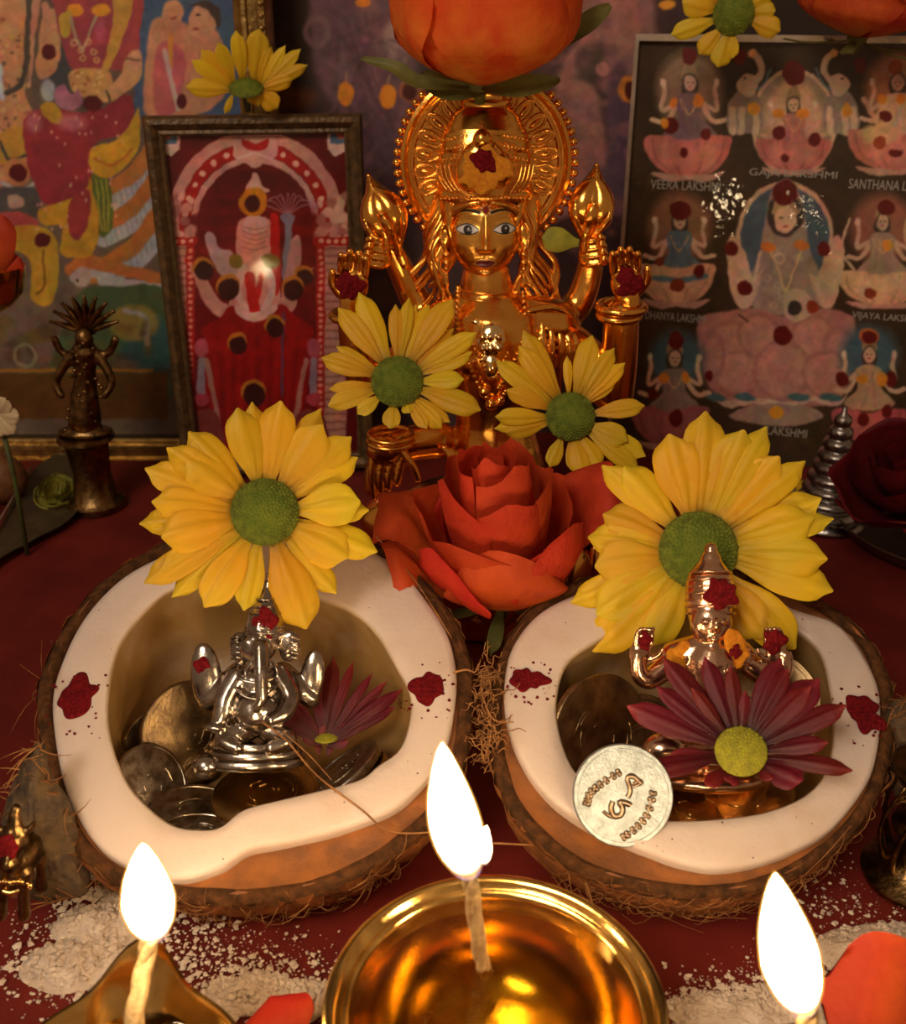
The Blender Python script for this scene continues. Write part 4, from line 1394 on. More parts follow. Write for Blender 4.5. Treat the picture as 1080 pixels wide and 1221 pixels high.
def daisy(label, pl, disc_px, disc_r, tips, scale, origin, seed, mats, group=None, disc_n=None, disc_h=.35, lift=.02, base_f=.86, back=None, disc_up=0., florets=150, depth_f=None, stem=None, base_px=None, name='yellow_daisy', arch=.05):
    """tips: (x, y, width, layer) in zoomed photo pixels; they are set out on the flower's own plane"""
    R = random.Random(seed)
    z2p = lambda x, y: (origin[0] + x / scale, origin[1] + y / scale)
    cx, cy = z2p(*disc_px)
    c = pl.hit(cx, cy)
    s = pl.cm(cx, cy) / scale
    n = pl.n if disc_n is None else nrm(disc_n)
    root = thing(name, label, 'flower', c - n * .3, group=group)
    r = disc_r * s
    e1 = nrm(np.cross(n, (.3, .1, 1)))
    e2 = np.cross(n, e1)
    for (x, y, w, lay) in tips:
        px, py = z2p(x, y)
        T = pl.hit(px, py)
        d = T - c
        d2 = d - n * (d @ n)
        bb = c + nrm(d2) * r * base_f - n * (.10 + .10 * lay)
        if base_px is not None:
            bb = pl.hit(*z2p(*base_px)) + nrm(d) * r * .3
        L = np.linalg.norm(T - bb)
        off = (.10 - .22 * lay + R.uniform(-.05, .05)) * min(L, 3.0) * .6
        T = T + pl.n * (off + lift * L)
        if depth_f:
            T = T + pl.n * depth_f(px, py)
        g = petal(G(), bb, T, w * s * 1.10, pl.n, arch=arch + R.uniform(-.03, .04), fold=R.uniform(.06, .2), twist=R.uniform(-.12, .12), ridge=R.uniform(.035, .06))
        part('petal', g, mats[0], root)
    g = G()
    flower_disc(g, c, n, r, disc_h * r, seed, florets)
    part('flower_centre', g, mats[1], root)
    g = G()
    P = [c - n * .25, c - n * .6, c - n * 1.1 + (0, 0, -.1)]
    if base_px is None:
        g.tube(P, [.32 * r + .1, .2, .13], n=10)
        part('stem', g, m_stem, root)
    return root


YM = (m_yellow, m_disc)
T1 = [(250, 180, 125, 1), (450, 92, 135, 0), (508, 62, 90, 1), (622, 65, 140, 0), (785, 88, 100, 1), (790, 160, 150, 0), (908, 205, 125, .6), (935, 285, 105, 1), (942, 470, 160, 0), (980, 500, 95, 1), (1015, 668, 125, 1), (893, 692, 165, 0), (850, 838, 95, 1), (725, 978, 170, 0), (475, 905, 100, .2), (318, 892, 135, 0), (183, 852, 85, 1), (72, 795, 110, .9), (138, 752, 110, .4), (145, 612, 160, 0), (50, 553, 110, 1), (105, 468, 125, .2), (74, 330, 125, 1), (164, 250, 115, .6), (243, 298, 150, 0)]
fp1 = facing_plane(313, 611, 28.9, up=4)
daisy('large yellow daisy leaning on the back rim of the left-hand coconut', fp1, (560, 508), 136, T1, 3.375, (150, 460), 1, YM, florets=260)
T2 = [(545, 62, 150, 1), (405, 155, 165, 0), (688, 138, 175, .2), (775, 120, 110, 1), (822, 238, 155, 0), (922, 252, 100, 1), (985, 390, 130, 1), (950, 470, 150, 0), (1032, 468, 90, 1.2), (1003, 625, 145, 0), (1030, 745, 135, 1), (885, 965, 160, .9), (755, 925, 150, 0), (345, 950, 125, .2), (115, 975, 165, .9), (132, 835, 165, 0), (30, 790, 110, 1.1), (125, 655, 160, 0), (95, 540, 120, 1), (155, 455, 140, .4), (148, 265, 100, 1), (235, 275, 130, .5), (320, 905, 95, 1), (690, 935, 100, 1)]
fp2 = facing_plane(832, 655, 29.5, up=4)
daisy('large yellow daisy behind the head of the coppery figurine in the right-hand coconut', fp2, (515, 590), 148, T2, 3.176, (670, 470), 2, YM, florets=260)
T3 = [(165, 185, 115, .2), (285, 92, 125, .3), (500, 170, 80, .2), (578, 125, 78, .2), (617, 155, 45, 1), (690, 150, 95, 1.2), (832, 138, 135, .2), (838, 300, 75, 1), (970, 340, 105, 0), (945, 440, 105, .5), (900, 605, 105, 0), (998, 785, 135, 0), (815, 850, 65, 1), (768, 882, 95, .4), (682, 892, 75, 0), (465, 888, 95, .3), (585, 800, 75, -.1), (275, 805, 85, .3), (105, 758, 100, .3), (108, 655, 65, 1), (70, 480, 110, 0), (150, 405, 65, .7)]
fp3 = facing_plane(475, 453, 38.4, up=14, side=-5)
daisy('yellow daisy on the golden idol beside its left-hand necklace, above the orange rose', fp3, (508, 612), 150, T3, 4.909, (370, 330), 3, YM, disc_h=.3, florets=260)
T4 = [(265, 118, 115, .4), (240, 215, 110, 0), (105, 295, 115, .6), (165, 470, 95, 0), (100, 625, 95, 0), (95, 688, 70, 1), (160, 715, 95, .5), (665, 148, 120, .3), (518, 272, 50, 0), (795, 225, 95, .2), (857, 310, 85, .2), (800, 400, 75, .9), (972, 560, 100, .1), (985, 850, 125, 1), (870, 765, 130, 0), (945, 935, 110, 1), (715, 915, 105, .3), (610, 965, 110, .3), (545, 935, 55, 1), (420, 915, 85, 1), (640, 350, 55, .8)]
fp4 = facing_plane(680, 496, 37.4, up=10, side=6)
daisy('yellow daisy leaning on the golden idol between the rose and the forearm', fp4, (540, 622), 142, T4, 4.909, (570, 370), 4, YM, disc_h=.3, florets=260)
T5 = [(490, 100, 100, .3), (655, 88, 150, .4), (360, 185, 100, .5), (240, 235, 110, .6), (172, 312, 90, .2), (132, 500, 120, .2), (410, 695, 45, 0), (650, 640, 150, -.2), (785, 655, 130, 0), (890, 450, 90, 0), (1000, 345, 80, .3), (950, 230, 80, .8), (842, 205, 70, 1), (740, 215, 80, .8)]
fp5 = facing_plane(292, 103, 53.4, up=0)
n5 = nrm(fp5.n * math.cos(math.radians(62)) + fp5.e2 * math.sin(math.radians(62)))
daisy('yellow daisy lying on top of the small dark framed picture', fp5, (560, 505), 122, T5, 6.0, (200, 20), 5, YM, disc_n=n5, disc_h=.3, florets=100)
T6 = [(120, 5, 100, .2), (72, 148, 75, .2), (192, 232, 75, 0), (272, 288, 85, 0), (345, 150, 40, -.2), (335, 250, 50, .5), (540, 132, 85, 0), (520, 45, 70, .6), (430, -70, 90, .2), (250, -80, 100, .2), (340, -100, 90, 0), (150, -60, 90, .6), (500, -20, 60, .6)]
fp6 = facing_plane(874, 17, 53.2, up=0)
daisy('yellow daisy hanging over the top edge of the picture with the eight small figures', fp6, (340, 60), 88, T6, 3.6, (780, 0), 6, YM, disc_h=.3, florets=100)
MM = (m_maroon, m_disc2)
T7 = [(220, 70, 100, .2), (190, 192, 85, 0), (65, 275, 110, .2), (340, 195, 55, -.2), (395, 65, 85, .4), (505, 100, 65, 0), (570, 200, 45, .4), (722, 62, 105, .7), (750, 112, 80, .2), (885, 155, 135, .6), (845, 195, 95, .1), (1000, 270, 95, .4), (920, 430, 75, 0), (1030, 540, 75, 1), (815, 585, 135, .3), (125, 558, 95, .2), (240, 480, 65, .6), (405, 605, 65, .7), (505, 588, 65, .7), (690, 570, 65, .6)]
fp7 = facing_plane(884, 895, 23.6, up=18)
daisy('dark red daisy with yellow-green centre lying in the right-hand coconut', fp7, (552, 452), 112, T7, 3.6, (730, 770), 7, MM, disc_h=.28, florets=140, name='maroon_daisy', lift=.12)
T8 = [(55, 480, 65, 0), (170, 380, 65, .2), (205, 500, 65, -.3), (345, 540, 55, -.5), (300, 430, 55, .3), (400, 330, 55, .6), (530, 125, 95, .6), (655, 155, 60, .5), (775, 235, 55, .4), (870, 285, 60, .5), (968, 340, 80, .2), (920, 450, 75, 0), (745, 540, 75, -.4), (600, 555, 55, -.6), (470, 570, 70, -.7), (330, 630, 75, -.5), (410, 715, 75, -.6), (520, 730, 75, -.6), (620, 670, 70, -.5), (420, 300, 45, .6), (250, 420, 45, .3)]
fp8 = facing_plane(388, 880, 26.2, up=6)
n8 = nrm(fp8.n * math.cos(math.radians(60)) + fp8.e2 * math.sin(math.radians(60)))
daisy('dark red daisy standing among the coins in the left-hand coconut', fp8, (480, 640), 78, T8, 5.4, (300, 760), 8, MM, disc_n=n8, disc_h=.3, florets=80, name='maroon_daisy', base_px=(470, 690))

# roses
m_rose = mat('orange_rose_petal', (.7, .08, .014), .6, attr=[(0, (.62, .24, .04)), (.25, (.68, .13, .022)), (.7, (.68, .075, .016)), (1, (.58, .05, .018))], base2=(.54, .045, .016), nscale=.9, bump=(2.5, .06), trans=.22, randv=(.008, .08), spec=.25)
m_rose_dark = mat('wine_red_rose_petal', (.10, .004, .006), .6, attr=[(0, (.05, .003, .004)), (1, (.12, .005, .007))], bump=(3, .03), trans=.1, spec=.2)
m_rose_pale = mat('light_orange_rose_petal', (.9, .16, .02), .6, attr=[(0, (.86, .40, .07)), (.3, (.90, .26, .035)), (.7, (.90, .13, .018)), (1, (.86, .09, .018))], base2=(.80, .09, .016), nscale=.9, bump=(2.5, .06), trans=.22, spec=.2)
m_sepal = mat('rose_sepal', (.12, .12, .025), .6, base2=(.19, .17, .035), nscale=1.5, bump=(4, .02), trans=.15)


def rose_petal(g, O, A, phi, half, rad, hgt, curl=.0, dip=.16, seed=0, nu=13, nv=13, r0=.12, crease=.0, lean=0., full=1.35):
    """A: 3x3 frame with the flower's axis third; rad, hgt: size of the cup this petal belongs to"""
    v = np.linspace(0, 1, nv)
    u = np.linspace(-1, 1, nu)
    V_, U_ = np.meshgrid(v, u, indexing='ij')
    wf = .35 + .65 * np.sin(np.pi * np.clip(V_ * .62 + .02, 0, 1)) ** .8
    ang = phi + half * U_ * wf
    r = rad * (r0 + (1 - r0) * np.sin(np.pi / 2 * np.clip(V_ * full, 0, 1)) ** .8) * (1 + .05 * np.cos(U_ * 2 + seed))
    r = r - rad * .16 * smooth(.7, 1, V_) + curl * smooth(.62, 1, V_) ** 1.5 * (1 - .15 * np.abs(U_))
    z = hgt * V_ * (1 - dip * np.abs(U_) ** 2.4 * V_) - curl * .55 * smooth(.8, 1, V_) ** 2 + .02 * hgt * np.sin(3 * U_ + seed * 2.1) * V_
    r = r + lean * V_ ** 1.5
    z = z + .07 * hgt * np.exp(-(U_ * 3.5) ** 2) * V_ ** 5
    r = r + (.03 * np.sin(5 * U_ + seed) + .02 * np.sin(9 * U_ + 2 * seed + 4 * V_)) * rad * V_ + crease * rad * np.exp(-(U_ * 3.2) ** 2) * smooth(.2, .9, V_)
    L = np.stack([r * np.cos(ang), r * np.sin(ang), z], -1)
    g.grid(L @ A.T + O, t=V_.ravel())
    return g


def frame_from_axis(ax, ref=(1, 0, 0)):
    ax = nrm(ax)
    x = nrm(np.asarray(ref, float) - ax * (np.asarray(ref, float) @ ax))
    return np.stack([x, np.cross(ax, x), ax], 1)


def rose(label, O, ax, R, H, seed, m, sepals=True, extra=(), group=None, open_=1.0, skip_inner=False, name='rose', full=1.35):
    A = frame_from_axis(ax)
    root = thing(name, label, 'rose', O, group=group)
    rr = random.Random(seed)
    if not skip_inner:
        for k in range(5):
            part('petal', rose_petal(G(), O, A, k * 2.4 + seed, 1.5 - .1 * k, R * (.16 + .085 * k), H * (.98 - .005 * k), curl=.05 * R, dip=.03, seed=k + seed), m, root)
    for k in range(5):
        part('petal', rose_petal(G(), O, A, k * 1.257 + .4 + seed, .95, R * (.66 + .03 * rr.random()), H * (.90 - .06 * rr.random()), curl=.14 * R, dip=.10, seed=k * 2 + seed, crease=.03, full=full), m, root)
    for k in range(5):
        part('petal', rose_petal(G(), O, A, k * 1.257 + 1.0 + seed, .92, R * (.88 + .04 * rr.random()), H * (.76 - .10 * rr.random()), curl=.24 * R * open_, dip=.22, seed=k * 3 + seed, crease=.05, full=full), m, root)
    for (phi, half, r_, h_, cu, dip, ln) in extra:
        part('petal', rose_petal(G(), O, A, phi, half, R * r_, H * h_, curl=cu * R, dip=dip, seed=phi, crease=.05, lean=ln * R, full=full), m, root)
    part('receptacle', G().lathe([(0, -.75), (.18, -.7), (.22, -.4), (.42, -.2), (.5, .05), (.3, .2), (0, .22)], (A, O), n=16), m_sepal, root)
    if sepals:
        for k in range(5):
            a = k * 1.257 + seed
            d = A @ np.array((math.cos(a), math.sin(a), -.15))
            part('sepal', petal(G(), O - A[:, 2] * .05, O + d * R * .95, .55, A[:, 2], arch=-.06, fold=-.1, ridge=.02), m_sepal, root)
    return root


# rose between the coconuts
Ro = at(598, 716, 32.2)
top = at(586, 556, 31.2)
rax = nrm(top - Ro)
RR = 2.62
rose('big orange rose resting between the two coconuts in front of the golden idol', Ro, rax, RR, 6.3, 2, m_rose, extra=[(2.70, .40, 1.0, .66, .55, .2, .34), (3.25, .42, 1.0, .55, .42, .2, .26), (.45, .46, 1.0, .70, .42, .2, .42), (3.9, .7, 1.04, .62, .16, .4, .06), (4.75, .85, 1.04, .66, .06, .5, .03), (5.6, .75, 1.04, .70, .12, .45, .06)])
# rose crowning the idol: its calyx sits on the top of the halo
Rt = at(572, 100, 41.6)
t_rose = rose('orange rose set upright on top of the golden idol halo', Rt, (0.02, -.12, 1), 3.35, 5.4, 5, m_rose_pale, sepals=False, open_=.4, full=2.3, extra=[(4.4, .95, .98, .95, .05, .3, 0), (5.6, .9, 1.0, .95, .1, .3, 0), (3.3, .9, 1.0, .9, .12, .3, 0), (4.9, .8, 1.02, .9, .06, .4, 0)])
for pts, w_ in (([(560, 103, 41.2), (500, 98, 40.6), (470, 80, 40.4), (430, 70, 40.8)], .55), ([(575, 103, 41.0), (610, 104, 40.4), (640, 100, 40.2), (668, 95, 40.4)], .85), ([(655, 60, 41.5), (690, 35, 41.6), (712, 18, 41.8), (728, 6, 42)], .75), ([(590, 103, 41.4), (540, 108, 41.2), (515, 96, 41.3), (505, 85, 41.6)], .9)):
    C = spline([at(*p) for p in pts], 12)
    s = np.linspace(0, 1, 12)
    wv = w_ / 2 * np.sin(np.pi * np.clip(s * .9 + .08, 0, 1)) ** .8 + .02
    tg = np.gradient(C, axis=0)
    sd = np.array([nrm(np.cross(t_, (0, -.8, .6))) for t_ in tg])
    P = np.stack([C + sd * wv[:, None] * k + np.array((0, -.12, .05)) * (abs(k) - .5) for k in (-1, -.5, 0, .5, 1)], 1)
    part('sepal', G().grid(P), m_sepal, t_rose)
# orange rose on the right picture, wine red rose in the dark at the right edge
Rr = at(1022, 44, 53.0)
rose('dull orange rose lying on top of the picture at the upper right corner', Rr, (.1, -.1, 1), 3.5, 4.2, 8, m_rose, full=2.2)
Rd = at(1092, 600, 42.5)
rose('wine red rose in the shade at the right edge below the picture', Rd, (-.45, -.25, .8), 3.2, 3.8, 3, m_rose_dark, sepals=False)
# loose petals
def loose_petal(label, base, tip, w, n, m, name='rose_petal', **k):
    g = petal(G(), base, tip, w, n, nu=13, nv=14, ridge=.0, **k)
    V = g.V()
    g2 = G()
    N = 13 * 14
    g2.add(np.concatenate([V, V - nrm(n) * .035]), g.f + [[i + N for i in q][::-1] for q in g.f], np.concatenate(g.t * 2))
    return solo(name, g2, m, label, 'petal')


loose_petal('orange rose petal lying on the white flour at the lower right corner', at(1120, 1235, 17.2) * 1.0, at(975, 1178, 17.6), 3.4, (-.2, -.55, .8), m_rose, arch=.22, fold=-.05)
loose_petal('tip of an orange rose petal between the two front lamps at the bottom edge', at(345, 1262, 17.0), at(322, 1188, 18.6), 1.9, (0, -.6, .8), m_rose, arch=.12, fold=.1)
loose_petal('small yellow-green petal caught in the golden idol hair beside its cheek', at(690, 290, 41.4), at(646, 283, 41.2), .95, (0, -1, .2), mat('yellow_green_petal', (.42, .36, .03), .5, base2=(.24, .24, .02), nscale=2, trans=.2), name='small_petal', arch=.05)
# ------------------------------------------------------------------ the golden idol
ipl = lean_plane(580, 300, 42.0, lean=3)
IS = ipl.cm(580, 300)


class Fig:
    """builds solids from photo pixels on an upright plane; off and radii in photo pixels too"""
    def __init__(s, pl, px, py):
        s.pl, s.k = pl, pl.cm(px, py)

    def p(s, x, y, off=0.):
        return s.pl.hit(x, y) + s.pl.n * off * s.k

    def ell(s, g, x, y, off, rx, ry, rz, rot=0., nu=18, nv=12):
        a = math.radians(rot)
        R = s.pl.R @ np.array(((math.cos(a), -math.sin(a), 0), (math.sin(a), math.cos(a), 0), (0, 0, 1)))
        return g.ell(s.p(x, y, off), (rx * s.k, ry * s.k, rz * s.k), R, nu, nv)

    def cap(s, g, pts, n=12, m=0, flat=1.0):
        """rounded limb through (x, y, off, radius) points"""
        q = spline(pts, m or len(pts) * 4) if len(pts) > 2 else np.linspace(pts[0], pts[1], 6)
        P = np.array([s.p(a[0], a[1], a[2]) for a in q])
        r = q[:, 3] * s.k
        g.tube(P, r, n=n, flat=flat)
        for i in (0, -1):
            g.ell(P[i], r[i], None, n, 7)
        return g


F_ = Fig(ipl, 580, 300)
base_pt = ipl.hit(590, 560)
idol = thing('goddess_idol', 'golden four-armed seated goddess idol with a round halo behind her crown', 'idol', (base_pt[0], base_pt[1], 0))

# body, seat and limbs in one skin
g = G()
F_.ell(g, 580, 352, -4, 33, 30, 30)                      # neck
F_.cap(g, [(580, 330, -4, 31), (580, 378, -4, 37)])
F_.cap(g, [(512, 396, -10, 26), (556, 378, -6, 33), (606, 378, -6, 33), (660, 388, -10, 32)])   # shoulders
F_.cap(g, [(588, 400, -2, 62), (590, 440, 0, 58), (590, 500, -2, 50), (590, 560, 0, 66)], n=18)
F_.ell(g, 563, 420, 34, 27, 27, 22)
F_.ell(g, 622, 420, 34, 27, 27, 22)
F_.ell(g, 590, 600, 10, 128, 44, 74)                     # folded legs
F_.ell(g, 480, 606, 38, 54, 36, 40)
F_.ell(g, 700, 606, 38, 54, 36, 40)
F_.ell(g, 590, 640, 8, 150, 26, 90)                      # seat
g.tube([(base_pt[0], base_pt[1] - .3, .02), (base_pt[0], base_pt[1] - .3, 1.0), (base_pt[0], base_pt[1] - .3, 2.2), (base_pt[0], base_pt[1] - .3, 3.6)], [4.6, 4.5, 4.1, 4.4], n=24)
F_.cap(g, [(664, 402, -10, 28), (700, 430, -8, 27), (722, 462, 0, 25), (732, 470, 6, 24)])      # right arm in the picture
F_.cap(g, [(732, 472, 6, 24), (736, 430, 12, 23), (738, 372, 18, 22)])
F_.cap(g, [(520, 402, -10, 27), (486, 430, -8, 26), (452, 456, 0, 23), (436, 462, 6, 21)])
F_.cap(g, [(436, 462, 6, 21), (426, 420, 12, 20), (422, 372, 18, 19)])
F_.cap(g, [(530, 396, -26, 22), (500, 372, -34, 20), (478, 330, -34, 17), (462, 296, -26, 14)])   # back arms
F_.cap(g, [(655, 396, -26, 22), (690, 372, -34, 20), (706, 330, -34, 17), (708, 292, -26, 14)])
F_.cap(g, [(520, 520, 10, 26), (480, 522, 30, 22), (456, 540, 40, 17), (447, 566, 44, 13)])         # lowered hand side
body = fuse(g, .10, 5)
V = body.V()
body.t = [np.zeros(len(V))]
part('body', body, m_gold, idol)

# pleats of the robe over the shoulder, hem line, waist cloth
g = G()
for k, (x0, x1) in enumerate(((634, 628), (644, 640), (654, 652), (664, 664), (673, 676), (681, 686))):
    F_.cap(g, [(x0, 374 + k * 4, 22 - k * 4, 4), ((x0 + x1) / 2 + 3, 410, 30 - k * 3, 4.6), (x1, 452 + k * 3, 24 - k * 3, 4.6)], n=8)
F_.cap(g, [(628, 366, 22, 5), (660, 364, 14, 5), (684, 384, 2, 5), (694, 420, -2, 5)], n=8)
for k in range(7):
    F_.cap(g, [(530 + k * 8, 520 + 3 * k, 44, 4.5), (560 + k * 4, 560, 60, 5), (600 + k * 2, 590, 66, 5)], n=8)
part('robe_pleat', fuse(g, .06, 1), m_gold, idol)

# halo disc
H0 = (580, 196)
hk = F_.k
hc = F_.p(*H0, -26)
A_h = ipl.R
prof = [(0, -.12), (3.22, -.12), (3.36, -.05), (3.40, .06), (3.34, .18), (3.22, .22), (3.12, .16), (3.05, .06), (2.98, .05), (2.94, .12), (2.86, .13), (2.80, .04), (1.9, .02), (1.86, .14), (1.76, .16), (1.72, .04), (0, .02)]
halo = part('halo', G().lathe(prof, (A_h, hc), n=96), m_gold, idol, ang=40)
g = G()
g.tube([hc + A_h[:, 0] * .5 + A_h[:, 1] * 0 - A_h[:, 2] * .12, hc - A_h[:, 1] * 6.0 - A_h[:, 2] * .3], [.5, .7], n=10)
part('halo_bracket', g, m_gold, idol)
# raised loops round the halo and beads along its edge: one mesh each, copied
lp = G()
a = np.linspace(0, 2 * np.pi, 20, endpoint=False)
ring = np.stack([.50 * np.cos(a), (.235 + .045 * np.cos(a)) * np.sin(a), .07 + 0 * a], 1)
lp.tube(np.concatenate([ring, ring[:1]]), .055, n=8, cap=False)
lp.ell((0.04, 0, .02), (.30, .10, .10), None, 14, 8)


def inst(name, me, parent, R, L, m):
    o = bpy.data.objects.new(name, me)
    root_col.objects.link(o)
    o.parent = parent
    Rp, Lp = WM[parent.name]
    Rl, Ll = Rp.T @ R, Rp.T @ (np.asarray(L) - Lp)
    o.matrix_local = Matrix([list(Rl[i]) + [Ll[i] * U] for i in range(3)] + [[0, 0, 0, 1]])
    return o


def mesh_of(name, g, m, ang=None):
    me = bpy.data.meshes.new(name)
    me.from_pydata((g.V() * U).tolist(), [], g.f)
    shade(me, ang)
    me.materials.append(m)
    return me


loop_me = mesh_of('halo_loop', lp, m_gold)
for k in range(24):
    t_ = math.radians(90 + 7.5 + k * 15)
    if 205 < math.degrees(t_) % 360 < 335:
        continue
    Rz = np.array(((math.cos(t_), -math.sin(t_), 0), (math.sin(t_), math.cos(t_), 0), (0, 0, 1)))
    inst('halo_loop', loop_me, halo, A_h @ Rz, hc + A_h @ np.array((2.33 * math.cos(t_), 2.33 * math.sin(t_), .06)), m_gold)
bead_me = mesh_of('halo_bead', G().ell((0, 0, 0), (.17, .17, .16), None, 10, 7), m_gold)
for k in range(56):
    t_ = 2 * math.pi * k / 56
    inst('halo_bead', bead_me, halo, A_h, hc + A_h @ np.array((3.50 * math.cos(t_), 3.50 * math.sin(t_), .04)), m_gold)

# crown: ringed dome with a post on top
cc = F_.p(578, 232, -14)
kk = F_.k


def crown_r(P, th):
    P = P.copy()
    P[..., 1] *= .62
    return P


pr_ = [(0, 1.0), (1.84, -.25), (1.92, -.1), (1.95, .05), (1.86, .14), (1.90, .30), (1.82, .38), (1.84, .52), (1.74, .60), (1.78, 1.05), (1.80, 1.5), (1.74, 1.56), (1.78, 1.66), (1.70, 1.74), (1.66, 2.2), (1.58, 2.27), (1.60, 2.36), (1.50, 2.44), (1.30, 2.86), (1.0, 3.16), (.92, 3.18), (.98, 3.32), (.90, 3.42), (.72, 3.44), (.70, 3.62), (.82, 3.72), (.74, 3.84), (.58, 3.9), (.52, 4.4), (.55, 4.5), (.3, 4.6), (0, 4.6)]
Rc = np.stack([ipl.e1, -ipl.n, ipl.e2], 1)
part('crown', G().lathe(pr_, (Rc, cc), n=56, rfun=crown_r), m_gold, idol, ang=50)
g = G()
for s_ in (-1, 1):
    for row in range(3):
        for k in range(7):
            x = 578 + s_ * (22 + k * 4.6)
            y = 160 + row * 12 + k * 1.0
            o_ = 30 - k * 2.6
            F_.ell(g, x, y, o_, 1.6, 2.2 + (k % 2), 2.2, nu=8, nv=6)
    for j in range(4):
        F_.cap(g, [(578 + s_ * (58 - j * 5), 196, 8 + j * 5, 1.6), (578 + s_ * (54 - j * 5), 212, 12 + j * 5, 1.6), (578 + s_ * (44 - j * 5), 226, 17 + j * 5, 1.6)], n=6)
for k in range(23):
    t_ = (k - 11) / 11
    F_.ell(g, 578 + 52 * t_, 236 - 4 * (1 - t_ * t_), 28 - 18 * t_ * t_, 2.2, 2.2, 2.2, nu=8, nv=6)
part('crown_ornament', g, m_gold, idol)
g = G()
F_.ell(g, 575, 196, 24, 28, 30, 14)
F_.ell(g, 557, 204, 26, 14, 20, 12)
F_.ell(g, 597, 200, 26, 13, 20, 12)
F_.ell(g, 574, 165, 26, 11, 12, 12)
part('crown_crest', fuse(g, .05, 3), m_gold, idol)
cpl = Plane(F_.p(576, 196, 38), nrm(ipl.n + .15 * ipl.e2))
part('turmeric_paste', blob(blob(blob(G(), cpl, .05, -.08, .82, .09, 5, n=40), cpl, -.5, -.3, .42, .1, 8), cpl, .62, -.1, .42, .1, 3), m_turmeric, idol, label='orange turmeric paste on the crown')
part('vermilion_mark', blob(G(), cpl, -.02, .22, .44, .13, 21, z0=.07, n=40), m_kumkum, idol, label='dark red vermilion spot on the crown')

# hair: wavy locks from the temples to the shoulders, and ears with drops
g = G()
for s_ in (-1, 1):
    for k in range(13):
        x0 = 0
        pts = []
        for j in range(9):
            t_ = j / 8
            x = 578 + s_ * (38 + k * 1.8 + 28 * t_ ** 1.4 * (.2 + k / 10) + (3 + 5 * t_) * math.sin(t_ * 11 + k * .5 + s_))
            y = 238 + (118 + 14 * math.sin(k * 2.3)) * t_
            pts.append((x, y, 2 - k * 2.4 + 5 * math.sin(t_ * 6 + k * .7), 4.6 - 2.4 * t_ ** 3))
        F_.cap(g, pts, n=8, m=22)
    for k in range(5):
        F_.cap(g, [(578 + s_ * (8 + 3 * k), 239 - k * .5, 22 - k * 2, 3.4), (578 + s_ * (26 + 3 * k), 244 + k, 17 - 2.4 * k, 3.6), (578 + s_ * (42 + 2 * k), 262 + 3 * k, 2 - 2 * k, 3.6)], n=8)
part('hair', g, m_gold, idol)
g = G()
for s_ in (-1, 1):
    x = 578 + s_ * 46
    F_.ell(g, x, 282, 0, 7, 17, 8, rot=s_ * 8)
    F_.cap(g, [(x + s_ * 2, 266, 6, 2.2), (x + s_ * 7, 274, 6, 2.4), (x + s_ * 5, 290, 6, 2.2), (x, 297, 7, 2)], n=7)
    part('ear', fuse(g, .05, 1), m_gold, idol)
    g = G()
for s_ in (-1, 1):
    g = G()
    x = 578 + s_ * 46
    for y, r in ((302, 4.6), (311, 5.0), (319, 3.4), (326, 2.6)):
        F_.ell(g, x, y, 9, r, r, r, nu=10, nv=8)
    F_.cap(g, [(x, 326, 9, 2), (x, 338, 8, 4.2)], n=8)
    part('earring', g, m_gold, idol)

# face with enamelled eyes, brows, lips
nr, na = 70, 220
rr_ = np.linspace(0, 1, nr) ** .9
aa = np.linspace(0, 2 * np.pi, na, endpoint=False)
Rr_, Aa = np.meshgrid(rr_, aa, indexing='ij')
fx = 41 * Rr_ * np.cos(Aa)
fy = 49 * Rr_ * np.sin(Aa)                    # down positive
dn = np.clip(fy / 49, 0, 1)
fx = fx * (1 - .22 * dn ** 1.8)
gs = lambda x0, y0, sx, sy: np.exp(-((fx - x0) / sx) ** 2 - ((fy - y0) / sy) ** 2)
fz = 30 * np.sqrt(np.clip(1 - Rr_ ** 2.3, 0, 1))
fz = fz + 8.5 * np.exp(-(fx / 4.6) ** 2) * smooth(-26, 4, fy) * (1 - smooth(7.5, 12, fy)) + 3.0 * np.exp(-(fx / 3) ** 2) * smooth(-36, -22, fy) * (1 - smooth(-22, 6, fy))
fz += 3.6 * (gs(-6.5, 8, 3.4, 3.4) + gs(6.5, 8, 3.4, 3.4)) + 2.5 * gs(0, 8.5, 5, 3.5)
for sg in (-1, 1):
    fz += -4.2 * gs(21 * sg, -15, 13, 8) + 4.2 * gs(21.5 * sg, -12.5, 11, 5.0) + 1.6 * gs(20 * sg, -31, 16, 4) + 0.9 * gs(24 * sg, 10, 13, 13)
fz += 2.2 * gs(0, 22.6, 12, 2.8) + 2.6 * gs(0, 28.8, 9.5, 3.0) - 1.4 * gs(0, 25.6, 12, 1.3) - 1.2 * gs(0, 34, 10, 2.6) + 4.0 * gs(0, 42, 11, 6) - 1.0 * gs(0, 17, 3, 3)
col = np.zeros(fx.shape + (4,))
col[..., :3] = GOLD


def enamel(mask, c):
    m_ = np.clip(mask, 0, 1)[..., None]
    col[..., :3] += (np.array(c) - col[..., :3]) * m_
    col[..., 3:] = np.maximum(col[..., 3:], m_)


def stroke(pts, w0, w1, c):
    P = spline(pts, 40)
    d = np.full(fx.shape, 1e9)
    for i, p_ in enumerate(P):
        t_ = i / 39
        w_ = (w0 + (w1 - w0) * t_)
        d = np.minimum(d, np.hypot(fx - p_[0], fy - p_[1]) - w_)
    enamel(.5 - d / .7, c)


